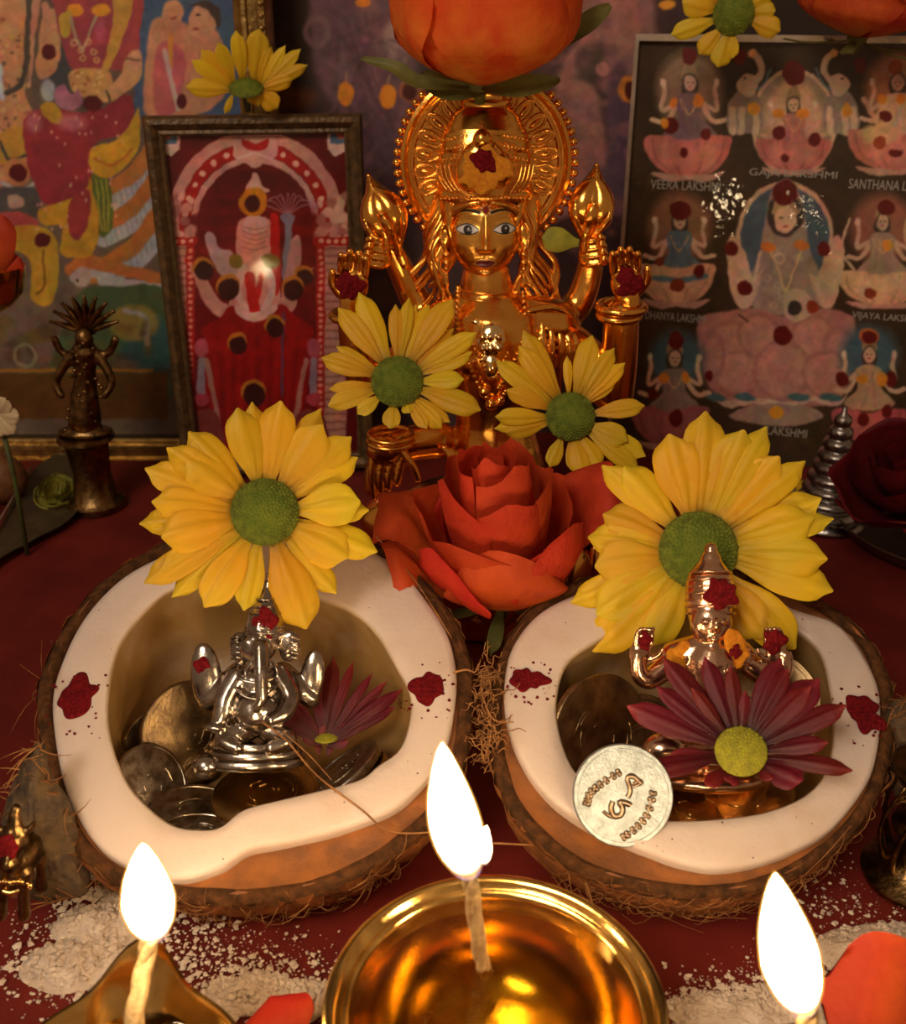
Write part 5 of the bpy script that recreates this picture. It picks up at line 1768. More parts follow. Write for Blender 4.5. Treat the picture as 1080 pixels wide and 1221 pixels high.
INK = (.012, .008, .007)
for sg, pts in ((-1, [(-35, -25.5), (-31, -30), (-24, -33.2), (-15, -33.6), (-8, -32)]), (1, [(35, -25), (31, -30), (25, -33.4), (16, -34.2), (7, -32)])):
    stroke(pts, .9, 2.2, INK)
for sg, cx, cy in ((-1, -21.2, -12.4), (1, 22.2, -13.0)):
    ax = (fx - cx) * 1.0
    up_ = cy - 5.8 * (1 - np.clip(np.abs(ax) / 13.4, 0, 1) ** 1.8)
    lo_ = cy + 4.0 * (1 - np.clip(np.abs(ax) / 13.4, 0, 1) ** 2.0)
    ins = np.minimum(fy - up_, lo_ - fy)
    ins = np.where(np.abs(ax) < 13.4, ins, -9)
    enamel(.5 + (ins + 2.0) / .7, INK)
    enamel(.5 + ins / .7, (.62, .56, .52))
    d_ = np.hypot(fx - cx - .6, fy - cy + .2)
    enamel((.5 + (5.3 - d_) / .7) * (ins > -.5), INK)
    enamel((.5 + (2.6 - np.hypot(fx - cx - .6, fy - cy + .2)) / .7) * (ins > 0), (.05, .035, .03))
    enamel(.5 + (.9 - np.hypot(fx - cx - 1.2, fy - cy + 1.6)) / .7, (.75, .7, .66))
    stroke([(cx - sg * -12.4, cy - 1.2), (cx + sg * 16.5, cy - 3.2)], 1.0, .3, INK)
    stroke([(cx - 11, cy - 6.5), (cx, cy - 10.2), (cx + 11, cy - 7)], .35, .35, (.16, .05, .012))
up_ = 25.4 - 4.6 * np.clip(1 - ((np.abs(fx) - 3.6) / 9.6) ** 2, 0, 1)
lo_ = 25.4 + 5.6 * (1 - np.clip(np.abs(fx) / 12.5, 0, 1) ** 2)
ins = np.where(np.abs(fx) < 13.2, np.minimum(fy - up_, lo_ - fy), -9)
enamel(.5 + ins / .7, (.13, .010, .010))
for k in range(9):
    t_ = k / 9 * 6.283
    enamel(.5 + (.8 - np.hypot(fx - 5.6 * math.cos(t_), fy + 34.6 - 6 * math.sin(t_))) / .7, (.7, .6, .5))
enamel(.5 + (3.9 - np.hypot(fx, (fy + 34.6) * .9)) / .7, (.20, .012, .01))
P = ipl.p * 0 + F_.p(578, 283, 4) + (fx * kk)[..., None] * ipl.e1 - (fy * kk)[..., None] * ipl.e2 + (fz * kk)[..., None] * ipl.n
rows = np.concatenate([P, (P[-1] - ipl.n * 24 * kk)[None], (P[-1] * .6 + P[0, :1] * .4 - ipl.n * 40 * kk)[None]])
cols_ = np.concatenate([col, col[-1:], col[-1:]])
m_face = paint_mat('gold_face_with_enamel', .2, GOLD, bump=None, metal_rough=.25)
part('face', G().grid(rows, closed=True, flip=True), m_face, idol, cols=cols_.reshape(-1, 4))

# necklaces
g = G()


def beads(g, pts, n, r):
    P_ = spline(pts, n)
    for q_ in P_:
        F_.ell(g, q_[0], q_[1], q_[2], r, r, r, nu=8, nv=6)


beads(g, [(546, 338, 28), (545, 372, 36), (550, 404, 52)], 13, 3.2)
beads(g, [(622, 344, 26), (624, 372, 34), (618, 400, 50), (604, 428, 58), (592, 446, 60)], 20, 3.0)
beads(g, [(553, 372, 32), (566, 404, 54), (586, 434, 60), (604, 404, 54), (614, 374, 34)], 34, 2.6)
beads(g, [(560, 424, 56), (572, 448, 60), (588, 466, 60), (600, 450, 60)], 14, 3.4)
part('necklace', g, m_gold, idol)
g = G()
F_.ell(g, 584, 396, 50, 19, 24, 12)
F_.ell(g, 584, 424, 56, 10, 16, 8)
F_.ell(g, 571, 376, 44, 12, 5, 6, rot=-20)
F_.ell(g, 600, 376, 44, 12, 5, 6, rot=20)
for k in range(7):
    F_.ell(g, 574 + (k % 3) * 9, 388 + (k // 3) * 13, 60, 4, 4, 4, nu=8, nv=6)
part('pendant', fuse(g, .05, 1), mat('pale_gold_pendant', (.95, .70, .34), .16, 1., bump=(9, .006)), idol)
g = G()
for x, y, r in ((584, 466, 8), (576, 452, 7), (594, 462, 6)):
    F_.ell(g, x, y, 58, r, r, r * .8)
part('pendant_drop', g, m_gold, idol)
g = G()
for k, (y, r) in enumerate(((341, 34), (349, 34.5))):
    a = np.linspace(0, np.pi, 22)
    g.tube([F_.p(580 - r * math.cos(t_), y + 4 * math.sin(t_), -4 + r * math.sin(t_)) for t_ in a], .05, n=6)
part('neck_crease', g, m_gold, idol)

# raised open hands with painted palms, and the lotus buds above them
def open_hand(cx, cy, s_, tilt):
    """palm towards the viewer, fingers up; s_ = side of the thumb"""
    g = G()
    a = math.radians(tilt)
    T = lambda x, y: (cx + x * math.cos(a) + y * math.sin(a), cy - x * math.sin(a) + y * math.cos(a))
    x, y = T(0, 6)
    F_.ell(g, x, y, 22, 19, 24, 10, rot=tilt)
    F_.cap(g, [(*T(0, 40), 20, 15), (*T(0, 22), 21, 15)])
    for k, (fx_, L) in enumerate(((-14, 22), (-5, 27), (4.5, 26), (13, 20))):
        b_, m_, e_ = T(fx_, -8), T(fx_ * 1.06, -8 - L * .55), T(fx_ * 1.08, -8 - L)
        F_.cap(g, [(*b_, 24, 5.4), (*m_, 27, 5.2), (*e_, 33, 4.2)], n=9)
    F_.cap(g, [(*T(s_ * 14, 16), 24, 7), (*T(s_ * 23, 4), 28, 6), (*T(s_ * 24, -10), 32, 4.6)], n=9)
    return fuse(g, .045, 2)


for cx, cy, s_, tilt in ((423, 330, -1, -4), (743, 326, 1, 4)):
    part('hand', open_hand(cx, cy, s_, tilt), m_gold, idol)
    hp = Plane(F_.p(cx + (2 if cx > 600 else -3), cy + 5, 33), ipl.n)
    part('vermilion_mark', blob(G(), hp, 0, 0, .54, .16, int(cx), asp=1.05, n=44), m_kumkum, idol, label='dark red vermilion on the open palm')
g = G()
for cx, cy, r in ((738, 362, 27), (422, 372, 24), (735, 372, 23)):
    a = np.linspace(0, 2 * np.pi, 25)
    g.tube([F_.p(cx - r * math.cos(t_), cy + 3 * math.sin(t_), 18 + r * .9 * math.sin(t_)) for t_ in a], 5.0 * kk, n=9, cap=False)
    part('bracelet', g, m_gold, idol)
    g = G()


def lotus_bud(root_px, tip_px, s_):
    b_, t_ = np.array(root_px, float), np.array(tip_px, float)
    d = t_ - b_
    L = np.hypot(*d)
    d /= L
    nrm2 = np.array((-d[1], d[0]))
    o_ = thing_part = None
    g = G()
    for side, wd, off, ln in ((0, .34, -2, 1.0), (-1, .26, 6, .93), (1, .26, 6, .93)):
        pts = []
        for j in range(9):
            f = j / 8
            r = L * wd * (math.sin(math.pi * (f * .86 + .10)) ** .9) * (1 - .55 * f ** 3) + 1.2
            p_ = b_ + d * L * f * ln + nrm2 * side * L * .13 * math.sin(math.pi * min(1, f * 1.15))
            pts.append((p_[0], p_[1], -18 + off, r))
        F_.cap(g, pts, n=14, m=22, flat=.8)
    bud = part('lotus_bud', g, m_gold, idol)
    g = G()
    for side in (-1, 0, 1):
        p0 = b_ - d * L * .15
        q0 = b_ + d * L * .22 + nrm2 * side * L * .24
        q1 = b_ + d * L * .46 + nrm2 * side * L * .26
        F_.cap(g, [(*p0, -10, 5), (*q0, 0 if side else 8, L * .105), (*q1, 2 if side else 10, 3.5)], n=10, flat=.55)
    F_.cap(g, [(*(b_ + d * L * .05), -14, 8), (*(b_ - d * L * .35), -16, 6.5)], n=9)
    part('bud_sepal', fuse(g, .05, 2), m_gold, idol)


lotus_bud((470, 290), (438, 212), -1)
lotus_bud((701, 280), (714, 199), 1)
for cx, cy, s_ in ((452, 306, -1), (705, 304, 1)):
    g = G()
    F_.ell(g, cx, cy, -8, 15, 18, 11, rot=-s_ * 20)
    for k in range(4):
        x, y = cx + s_ * (8 + k * 1.5), cy - 18 + k * 9
        F_.cap(g, [(cx - s_ * 2, y + 2, 0, 5), (x + s_ * 4, y - 2, 6, 4.6), (x + s_ * 1, y - 5, 10, 4)], n=9)
    F_.cap(g, [(cx - s_ * 8, cy - 6, 0, 5), (cx - s_ * 8, cy - 24, 4, 4.6), (cx - s_ * 4, cy - 34, 6, 3.6)], n=9)
    part('hand', fuse(g, .045, 2), m_gold, idol)
# fingers and bangle of the lowered hand, ornate hem that shows beside the rose
g = G()
F_.ell(g, 462, 522, 48, 24, 20, 14)
for k in range(4):
    F_.cap(g, [(448 + k * 11, 530, 52, 5.5), (447 + k * 10, 552, 56, 5), (449 + k * 9, 574 - 5 * k, 54, 4)], n=9)
F_.cap(g, [(480, 520, 50, 6), (494, 538, 56, 5.4), (500, 552, 58, 4.2)], n=9)
part('hand', fuse(g, .045, 2), m_gold, idol)
g = G()
for r, y in ((25, 505), (26, 512)):
    a = np.linspace(0, 2 * np.pi, 25)
    g.tube([F_.p(468 - r * math.cos(t_), y + 4 * math.sin(t_), 44 + r * .8 * math.sin(t_)) for t_ in a], .11, n=8, cap=False)
    part('bracelet', g, m_gold, idol)
    g = G()
# lotus petals round the seat
g = G()
for k in range(16):
    t_ = 2 * math.pi * k / 16
    x, y = base_pt[0] + 4.7 * math.cos(t_), base_pt[1] - .3 + 4.5 * math.sin(t_)
    d_ = np.array((math.cos(t_), math.sin(t_), 0))
    g.ell((x, y, 2.2), (.45, .95, 1.5), np.stack([d_, np.cross((0, 0, 1), d_), (0, 0, 1)], 1), 12, 9)
part('lotus_seat_petal', g, m_gold, idol)
# ------------------------------------------------------------------ figurines in the coconuts
def view_n(a, b, c):
    """direction given as (right, up, towards the viewer)"""
    return nrm(_r * a + _u * b - _f * c)


gp = lean_plane(305, 930, 25.3, lean=26)
K = Fig(gp, 305, 830)
gb = gp.hit(303, 932)
gan = thing('elephant_headed_figurine', 'small silver elephant-headed seated figurine on stacked coins in the left-hand coconut', 'figurine', gb)
g = G()
K.ell(g, 310, 846, 14, 29, 26, 24)                                       # belly
K.ell(g, 308, 816, 6, 26, 22, 17)                                        # chest
K.ell(g, 309, 770, 12, 23, 20, 18)                                       # head
K.ell(g, 301, 764, 18, 9, 9, 10)
K.ell(g, 321, 764, 18, 9, 9, 10)
K.cap(g, [(316, 768, 28, 9.5), (318, 790, 36, 9), (319, 812, 40, 8), (319, 828, 42, 7), (313, 836, 42, 5.5)])   # trunk
K.cap(g, [(304, 786, 30, 3.2), (300, 794, 36, 2.8), (301, 801, 40, 1.6)], n=8)
K.cap(g, [(329, 786, 30, 3.2), (335, 790, 36, 2.8), (338, 797, 40, 1.6)], n=8)
K.ell(g, 288, 772, 6, 13, 20, 6, rot=8)                                  # ears
K.ell(g, 346, 769, 6, 13, 20, 6, rot=-8)
K.cap(g, [(286, 806, 6, 16), (274, 828, 14, 14), (270, 848, 20, 12), (264, 862, 24, 8)])      # lower arms
K.cap(g, [(334, 806, 6, 16), (348, 828, 14, 13), (342, 846, 26, 11), (330, 852, 34, 8)])
K.cap(g, [(284, 804, -4, 15), (264, 824, -6, 15), (246, 836, -6, 12)])
K.cap(g, [(336, 804, -4, 15), (356, 822, -6, 14), (370, 834, -6, 12)])
K.ell(g, 245, 808, -4, 19, 42, 8, rot=6)                                 # raised palms
K.ell(g, 372, 808, -4, 15, 34, 7, rot=-6)
K.ell(g, 264, 862, 24, 17, 7, 12)
K.cap(g, [(298, 868, 14, 14), (272, 876, 26, 12), (290, 884, 36, 9)])      # folded legs
K.cap(g, [(322, 868, 14, 14), (348, 876, 26, 12), (330, 884, 36, 9)])
K.cap(g, [(316, 752, 6, 24), (318, 735, 4, 21), (319, 716, 0, 13), (320, 702, -2, 7)])       # crown
K.ell(g, 320, 697, -2, 6, 7, 6)
K.ell(g, 320, 687, -2, 3.5, 5, 3.5)
part('body', fuse(g, .045, 2), m_silver, gan)
g = G()
for s_, cx in ((-1, 286), (1, 351)):
    for k in range(5):
        K.cap(g, [(cx - 8, 760 + k * 6, 10, 1.6), (cx, 758 + k * 6, 13, 1.8), (cx + 7, 761 + k * 6, 10, 1.4)], n=6)
for y, r in ((750, 24), (744, 23), (728, 19), (720, 15), (712, 11)):
    a = np.linspace(0, 2 * np.pi, 21)
    g.tube([K.p(317 - r * math.cos(t_), y + 2, 4 + r * math.sin(t_)) for t_ in a], .05, n=6, cap=False)
a = np.linspace(.2, 2.9, 16)
g.tube([K.p(309 - 23 * math.cos(t_), 800 + 10 * math.sin(t_), 16 + 8 * math.sin(t_)) for t_ in a], .06, n=6)
g.tube([K.p(309 - 27 * math.cos(t_), 802 + 26 * math.sin(t_), 16 + 14 * math.sin(t_)) for t_ in a], .05, n=6)
part('ornament', g, m_silver, gan)
g = G()
for y, r, h_ in ((886, 52, 5), (896, 58, 5), (906, 62, 5)):
    c_ = K.p(303, y, 4)
    g.lathe([(0, -.13), (r * K.k - .06, -.13), (r * K.k, -.05), (r * K.k, .05), (r * K.k - .06, .13), (0, .13)], (np.stack([gp.e1, -gp.n, gp.e2], 1), c_), n=48, rfun=lambda P, th: P * np.array((1, .62, 1)))
K.ell(g, 252, 908, 22, 17, 16, 16)
part('pedestal', g, m_silver, gan, ang=45)
kp = Plane(K.p(320, 741, 24), gp.n)
part('vermilion_mark', blob(G(), kp, 0, 0, .40, .1, 4, asp=1.1), m_kumkum, gan, label='red vermilion on the forehead')
kp = Plane(K.p(241, 792, 4), gp.n)
part('vermilion_mark', blob(G(), kp, 0, 0, .24, .05, 6), m_kumkum, gan, label='red vermilion on the raised palm')
kp = Plane(K.p(286, 808, 18), gp.n)
part('turmeric_paste', blob(G(), kp, 0, 0, .20, .05, 7), m_turmeric, gan, label='orange turmeric dab on the shoulder')

lp_ = lean_plane(845, 930, 25.2, lean=24)
K = Fig(lp_, 845, 780)
lb = lp_.hit(840, 925)
lak = thing('goddess_figurine', 'small coppery goddess figurine with a tall ridged crown in the right-hand coconut', 'figurine', lb)
g = G()
K.cap(g, [(845, 730, 2, 26), (846, 705, 0, 29), (847, 685, -2, 25), (848, 668, -3, 13)], n=18)   # veil and crown
K.ell(g, 844, 741, 14, 25, 29, 19)
K.ell(g, 845, 741, 34, 4, 9, 5)
K.ell(g, 844, 757, 32, 7, 2.8, 4)
K.ell(g, 844, 764, 24, 8, 6, 6)
for s_ in (-1, 1):
    K.ell(g, 845 + s_ * 10, 737, 31, 6, 2.8, 3.5)
K.ell(g, 848, 655, -3, 8, 8, 8)
K.cap(g, [(848, 664, -3, 5), (848, 652, -3, 5)])
K.cap(g, [(844, 764, 2, 16), (844, 786, 2, 24)])
K.cap(g, [(806, 782, 0, 19), (844, 778, 4, 24), (882, 782, 0, 19)])
K.cap(g, [(845, 790, 6, 34), (845, 830, 6, 28), (845, 870, 6, 36)], n=16)
K.ell(g, 842, 892, 16, 66, 20, 34)
K.ell(g, 785, 884, 34, 27, 20, 20)
K.ell(g, 900, 884, 34, 27, 20, 20)
for s_, x0 in ((-1, 800), (1, 890)):
    K.cap(g, [(x0, 790, 0, 15), (x0 + s_ * 26, 808, 6, 13), (x0 + s_ * 40, 800, 10, 11), (x0 + s_ * 42, 780, 12, 9)], n=12)
    cx = 766 if s_ < 0 else 918
    K.ell(g, cx + s_ * 5, 778, 10, 13, 20, 7, rot=s_ * 8)
    for k in range(4):
        K.cap(g, [(cx + s_ * (10 - 6 * k), 766, 12, 3.6), (cx + s_ * (9 - 6 * k), 754 - (k % 2) * 3, 14, 3.2), (cx + s_ * (5 - 5 * k), 747, 18, 2.6)], n=7)
    K.cap(g, [(cx - s_ * 8, 784, 12, 4), (cx - s_ * 17, 778, 16, 3.2), (cx - s_ * 20, 771, 18, 2.4)], n=7)
K.ell(g, 845, 925, 6, 74, 16, 46)
part('body', fuse(g, .045, 2), m_copper, lak)
g = G()
for k in range(7):
    y = 684 + k * 8
    r = 25 + min(k, 3) * 1.5
    a = np.linspace(.15, np.pi - .15, 18)
    g.tube([K.p(846 - r * math.cos(t_), y - 5 * math.sin(t_), r * .98 * math.sin(t_)) for t_ in a], .045, n=6)
for k in range(8):
    K.cap(g, [(824 + k * 5, 772 + abs(k - 3.5) * 2, 26, 1.8), (830 + k * 4, 792, 36, 2), (838 + k * 3, 806, 38, 1.6)], n=6)
for r, y in ((66, 890), (60, 878)):
    a = np.linspace(.3, np.pi - .3, 24)
    g.tube([K.p(842 - r * math.cos(t_), y + 6 * math.sin(t_), 14 + r * .62 * math.sin(t_)) for t_ in a], .06, n=6)
part('ornament', g, m_copper, lak)
for (x, y, o_, r, sd, m, nm, lb_) in ((852, 705, 29, .44, 3, m_kumkum, 'vermilion_mark', 'red vermilion on the crown'), (766, 762, 17, .22, 4, m_kumkum, 'vermilion_mark', 'red vermilion on the left-hand raised fingers'), (918, 762, 17, .34, 5, m_kumkum, 'vermilion_mark', 'red vermilion on the right-hand raised fingers'), (808, 780, 17, .40, 6, m_turmeric, 'turmeric_paste', 'orange turmeric on the shoulder'), (868, 770, 26, .46, 8, m_turmeric, 'turmeric_paste', 'orange turmeric beside the chin'), (868, 772, 32, .18, 9, m_kumkum, 'vermilion_mark', 'red spot on the turmeric')):
    kp = Plane(K.p(x, y, o_), lp_.n)
    part(nm, blob(G(), kp, 0, 0, r, .10, sd, asp=1.15), m, lak, label=lb_)

# ------------------------------------------------------------------ coins
m_coin = mat('old_silver_coin', (.60, .53, .44), .3, 1., base2=(.25, .19, .12), nscale=3, bump=(10, .01))
m_bronze = mat('bronze_coin', (.40, .27, .13), .38, 1., base2=(.20, .13, .07), nscale=2, bump=(8, .015))
m_brass_coin = mat('brass_coin', (.62, .40, .14), .26, 1., base2=(.44, .27, .09), nscale=2, bump=(8, .01))
m_coin_blue = mat('pale_worn_coin', (.52, .58, .60), .42, .8, base2=(.34, .38, .39), nscale=4, bump=(14, .02))


def coin_geo(R, h, milled=True):
    n = 120 if milled else 64
    prof = [(0, -h / 2), (R * .90, -h / 2), (R * .91, -h / 2 - .02), (R - .03, -h / 2 - .02), (R, -h / 2 + .02), (R, h / 2 - .02), (R - .03, h / 2 + .02), (R * .91, h / 2 + .02), (R * .90, h / 2), (0, h / 2)]

    def rf(P, th):
        P = P.copy()
        k = 1 - (.014 if milled else 0) * (np.arange(len(th)) % 2)
        P[4:6, :, 0] *= k
        P[4:6, :, 1] *= k
        return P
    return G().lathe(prof, None, n=n, rfun=rf)


def coin(label, pl, px, py, d, n, R, m, h=.23, milled=True, relief=None, centre=None):
    c = pl.hit(px, py, -d) if centre is None else centre
    A = frame_from_axis(view_n(*n))
    g = coin_geo(R, h, milled)
    P = g.V() @ A.T
    o = thing('coin', label, 'coin', c, A)
    part('disc', g, m, o, local=True, ang=35)
    gr = G()
    R_ = random.Random(int(px + py))
    for k in range(10):
        a, r = R_.uniform(0, 6.28), R * R_.uniform(.1, .62)
        q = np.array([(r * math.cos(a + t_), r * math.sin(a + t_), h / 2 + .01) for t_ in np.linspace(0, R_.uniform(.3, .9), 6)])
        gr.tube(q, .028, n=5)
    if relief is None:
        part('relief', gr, m, o, local=True)
    return o, A, c


CL = 'in the left-hand coconut'
coin('large dull bronze coin upright against the left wall of the left-hand coconut', pl_l, 214, 838, 1.7, (.62, .02, .78), 1.62, m_bronze, milled=False)
_c1, _n1 = pl_l.hit(214, 838, -1.7), view_n(.62, .02, .78)
coin('bronze coin wedged behind the large upright one ' + CL, pl_l, 187, 868, 0, (.62, .02, .78), 1.45, m_bronze, milled=False, centre=_c1 - _n1 * .56 - _r * .62 - _u * .72)
coin('silver coin leaning behind the lower edge of the large upright one ' + CL, pl_l, 213, 892, 0, (.62, .02, .78), 1.40, m_coin, milled=False, centre=_c1 - _n1 * .28 - _r * .10 - _u * .95)
coin('milled coin on edge at the far left lip ' + CL, pl_l, 168, 912, 1.35, (.78, .34, .52), 1.3, m_coin)
coin('tilted silver coin with a milled edge above the front lip ' + CL, pl_l, 226, 946, 1.75, (.28, .86, .34), 1.55, m_coin)
coin('flat milled coin just below the coin stack ' + CL, pl_l, 282, 932, 2.0, (.02, .95, .30), 1.65, m_bronze)
coin('flat brassy coin nearest the front lip ' + CL, pl_l, 300, 950, 1.75, (-.08, .96, .22), 1.60, m_brass_coin, milled=False)
coin('pale silver coin half hidden below the front lip ' + CL, pl_l, 228, 982, .9, (.10, .97, .20), 1.25, m_coin, milled=False)
coin('silver coin leaning on the right wall, upper of two ' + CL, pl_l, 402, 892, 1.6, (-.58, .80, .14), 1.42, m_coin, milled=False)
coin('brassy coin leaning on the right wall, lower of two ' + CL, pl_l, 411, 904, 1.6, (-.56, .81, .14), 1.42, m_brass_coin, milled=False)
for k, (y, m, nm, ml) in enumerate(((912, m_brass_coin, 'coppery coin on top of the stack under the elephant-headed figurine', False), (920, m_coin, 'milled coin in the middle of the stack under the elephant-headed figurine', True), (928, m_coin, 'grey coin at the bottom of the stack under the elephant-headed figurine', False))):
    coin(nm, pl_l, 308 + (k % 2) * 3, y + 2, 1.75 + .1 * k, (0, .93, .36), 1.62, m, milled=ml)
CR = 'in the right-hand coconut'
coin('large brown coin standing against the left wall ' + CR, pl_r, 722, 850, 1.5, (.55, .04, .82), 2.02, m_bronze, milled=False)
coin('second large brown coin standing behind the figurine arm ' + CR, pl_r, 776, 852, 2.5, (.30, .15, .92), 1.95, m_bronze, milled=False)
coin('large brown coin standing against the right wall behind the maroon daisy', pl_r, 922, 806, 1.9, (-.35, .20, .90), 1.95, m_bronze, milled=False)
coin('gold-edged coin lying by the front lip below the maroon daisy', pl_r, 832, 950, 1.15, (.02, .95, .28), 1.75, m_brass_coin, h=.22, milled=False)
coin('bright gold-edged coin lying at the right front lip ' + CR, pl_r, 893, 928, 1.25, (-.26, .90, .34), 1.6, m_brass_coin, h=.24, milled=False)
coin('milled silver coin under the gold-edged one at the front lip ' + CR, pl_r, 812, 958, 1.35, (.02, .96, .24), 1.60, m_coin)
m_relief = mat('darkened_relief_metal', (.42, .30, .20), .35, 1., base2=(.26, .18, .12), nscale=5)  # darker than the disc: stands in for shading, so the raised strokes read
# the coin on the lip with its numeral and sprigs
cp = view_n(.02, .16, .98)
c = pl_r.hit(739, 960, .62)
A = frame_from_axis(cp, _r)
oc = thing('coin', 'pale silver coin with a numeral, tilted up on the right-hand coconut lip', 'coin', c, A)
part('disc', coin_geo(1.40, .2, False), m_coin_blue, oc, local=True, ang=35)
cpl2 = Plane(c + A[:, 2] * .1, A[:, 2])
zoomc = lambda x, y: (640 + x / 4.36, 740 + y / 4.36)


def rel(pts, r, closed=False):
    P = []
    for x, y in spline(pts, len(pts) * 4):
        lx, ly = cpl2.loc(*zoomc(x, y))
        P.append((lx, ly, .115))
    return P


g = G()
g.tube(rel([(395, 940), (385, 975), (400, 1015), (435, 1010), (445, 975), (430, 945), (470, 950), (485, 962)], 1), .085, n=8)
g.tube(rel([(345, 990), (365, 1010), (395, 1025)], 1), .05, n=8)
part('numeral', g, m_relief, oc, local=True, label='raised numeral')
g = G()
g.tube(rel([(470, 920), (485, 880), (470, 820), (500, 810), (545, 850)], 1), .075, n=8)
g.tube(rel([(485, 860), (520, 855), (550, 830)], 1), .05, n=8)
g.tube(rel([(500, 800), (520, 830), (500, 850)], 1), .045, n=8)
part('rupee_sign', g, m_relief, oc, local=True, label='raised letter sign')
g = G()
for pts in ([(255, 960), (275, 900), (330, 850), (415, 795)], [(440, 1130), (510, 1080), (570, 1010), (600, 905)]):
    P = spline(pts, 9)
    g.tube(rel(pts, 1), .035, n=6)
    for i, (x, y) in enumerate(P):
        for s_ in (-1, 1):
            d = (P[min(i + 1, 8)] - P[max(i - 1, 0)])
            d = d / np.hypot(*d)
            q0 = (x, y)
            q1 = (x + d[0] * 18 - s_ * d[1] * 20, y + d[1] * 18 + s_ * d[0] * 20)
            g.tube(rel([q0, ((q0[0] + q1[0]) / 2 + 2, (q0[1] + q1[1]) / 2), q1], 1), [.03] * 3 + [.075] * 6 + [.04] * 3, n=6)
part('sprig', g, m_relief, oc, local=True, label='raised floral sprigs')

# ------------------------------------------------------------------ stray coconut fibres
def fibre(pl, pts, r, parent, offs=.12):
    P = spline([pl.hit(x, y, o_) for x, y, o_ in pts], len(pts) * 5)
    part('loose_fibre', G().tube(P, np.linspace(r, r * .6, len(P)), n=6), m_fibre, parent)


fibre(pl_l, [(318, 880, .9), (345, 893, .4), (378, 928, .2), (430, 968, .2), (470, 997, .25), (545, 1003, .7)], .035, co_l)
fibre(pl_l, [(340, 885, .6), (370, 905, .2), (395, 933, .2)], .022, co_l)
fibre(pl_l, [(448, 645, .3), (490, 690, .2), (520, 735, .2), (538, 765, .2)], .03, co_l)
fibre(pl_l, [(540, 806, .2), (556, 805, .3), (566, 812, .5), (570, 804, .6)], .035, co_l)
fibre(pl_r, [(574, 846, .8), (588, 866, .4), (612, 866, .25)], .03, co_r)
fibre(pl_r, [(588, 1013, .4), (610, 1012, .3), (636, 1008, 0)], .03, co_r)
fibre(pl_r, [(700, 1045, -.4), (712, 1070, -.8), (722, 1086, -1.2)], .03, co_r)
R = random.Random(12)
g = G()
for k in range(210):
    x, y = R.gauss(583, 7), R.uniform(785, 900)
    o_ = R.uniform(-.9, .25)
    pts = [pl_r.hit(x, y, o_)]
    a = R.uniform(0, 6.28)
    for j in range(4):
        a += R.uniform(-1.1, 1.1)
        x += 6.5 * math.cos(a) * R.uniform(.5, 1.3)
        y += 6.5 * math.sin(a) * R.uniform(.5, 1.3)
        pts.append(pl_r.hit(x, y, o_ + R.uniform(-.2, .2)))
    g.tube(spline(pts, 12), np.linspace(.026, .012, 12), n=4, cap=False)
tag(part('fibre_tuft', g, m_fibre, co_r), kind='stuff')

# ------------------------------------------------------------------ white flour strewn on the cloth
m_flour = mat('rice_flour', (.74, .61, .49), .95, base2=(.60, .46, .34), nscale=1.5, bump=(8, .06), spec=.1)


def ground(px, py, z=0.):
    d = ray(px, py)
    return CAM + d * ((z - 24.0) / d[2])


def crumb(g, p, r, R):
    P = np.array([(0, 0, 1), (1, 0, 0), (0, 1, 0), (-1, 0, 0), (0, -1, 0), (.6, .6, .5), (-.6, -.6, .4), (0, 0, -.6)], float)
    P = P * np.array([R.uniform(.6, 1.25) for _ in range(8)])[:, None]
    a = R.uniform(0, 6.28)
    c, s_ = math.cos(a), math.sin(a)
    P = np.stack([P[:, 0] * c - P[:, 1] * s_, P[:, 0] * s_ + P[:, 1] * c, P[:, 2] * .75], 1) * r
    g.add(P + p + np.array((0, 0, r * .4)), [[0, 1, 5], [0, 5, 2], [0, 2, 3], [0, 3, 6], [0, 6, 4], [0, 4, 1], [1, 7, 2, 5], [2, 7, 3], [3, 7, 4, 6], [4, 7, 1]])


def flour(label, mounds, areas, seed):
    R = random.Random(seed)
    g = G()
    for (px, py, rx, ry, h) in mounds:
        c = ground(px, py)
        th = np.linspace(0, 2 * np.pi, 72, endpoint=False)
        rows = []
        for f in np.linspace(1, 0.02, 22):
            q = np.stack([c[0] + rx * f * np.cos(th), c[1] + ry * f * np.sin(th), 0 * th], 1)
            q[:, :2] += (.22 * wob(q, 2.2, seed))[:, None] * f * np.stack([np.cos(th), np.sin(th)], 1)
            e = (1 - f) * 2.2
            q[:, 2] = h * np.clip(1 - f ** 2, 0, 1) * (1 + .35 * wob(q, 2.6, seed + 1)) + np.clip(e, 0, 1) * (.09 * wob(q, 9, seed + 2) + .06 * wob(q, 19, seed + 3)) - .03
            rows.append(q)
        g.grid(np.array(rows), closed=True)
    for (cx, cy, sx, sy, n, r0, r1) in areas:
        for k in range(n):
            px, py = R.gauss(cx, sx), R.gauss(cy, sy)
            r = r0 + (r1 - r0) * R.random() ** 3
            z = 0.
            for (mx, my, rx, ry, h) in mounds:
                c, q = ground(mx, my), ground(px, py)
                d = ((q[0] - c[0]) / rx) ** 2 + ((q[1] - c[1]) / ry) ** 2
                z = max(z, h * (1 - d))
            p = ground(px, py)
            if p[1] > 26:
                continue
            p[2] = z * .9
            crumb(g, p, r, R)
    return solo('rice_flour', g, m_flour, label, 'flour', kind='stuff', flat=True)


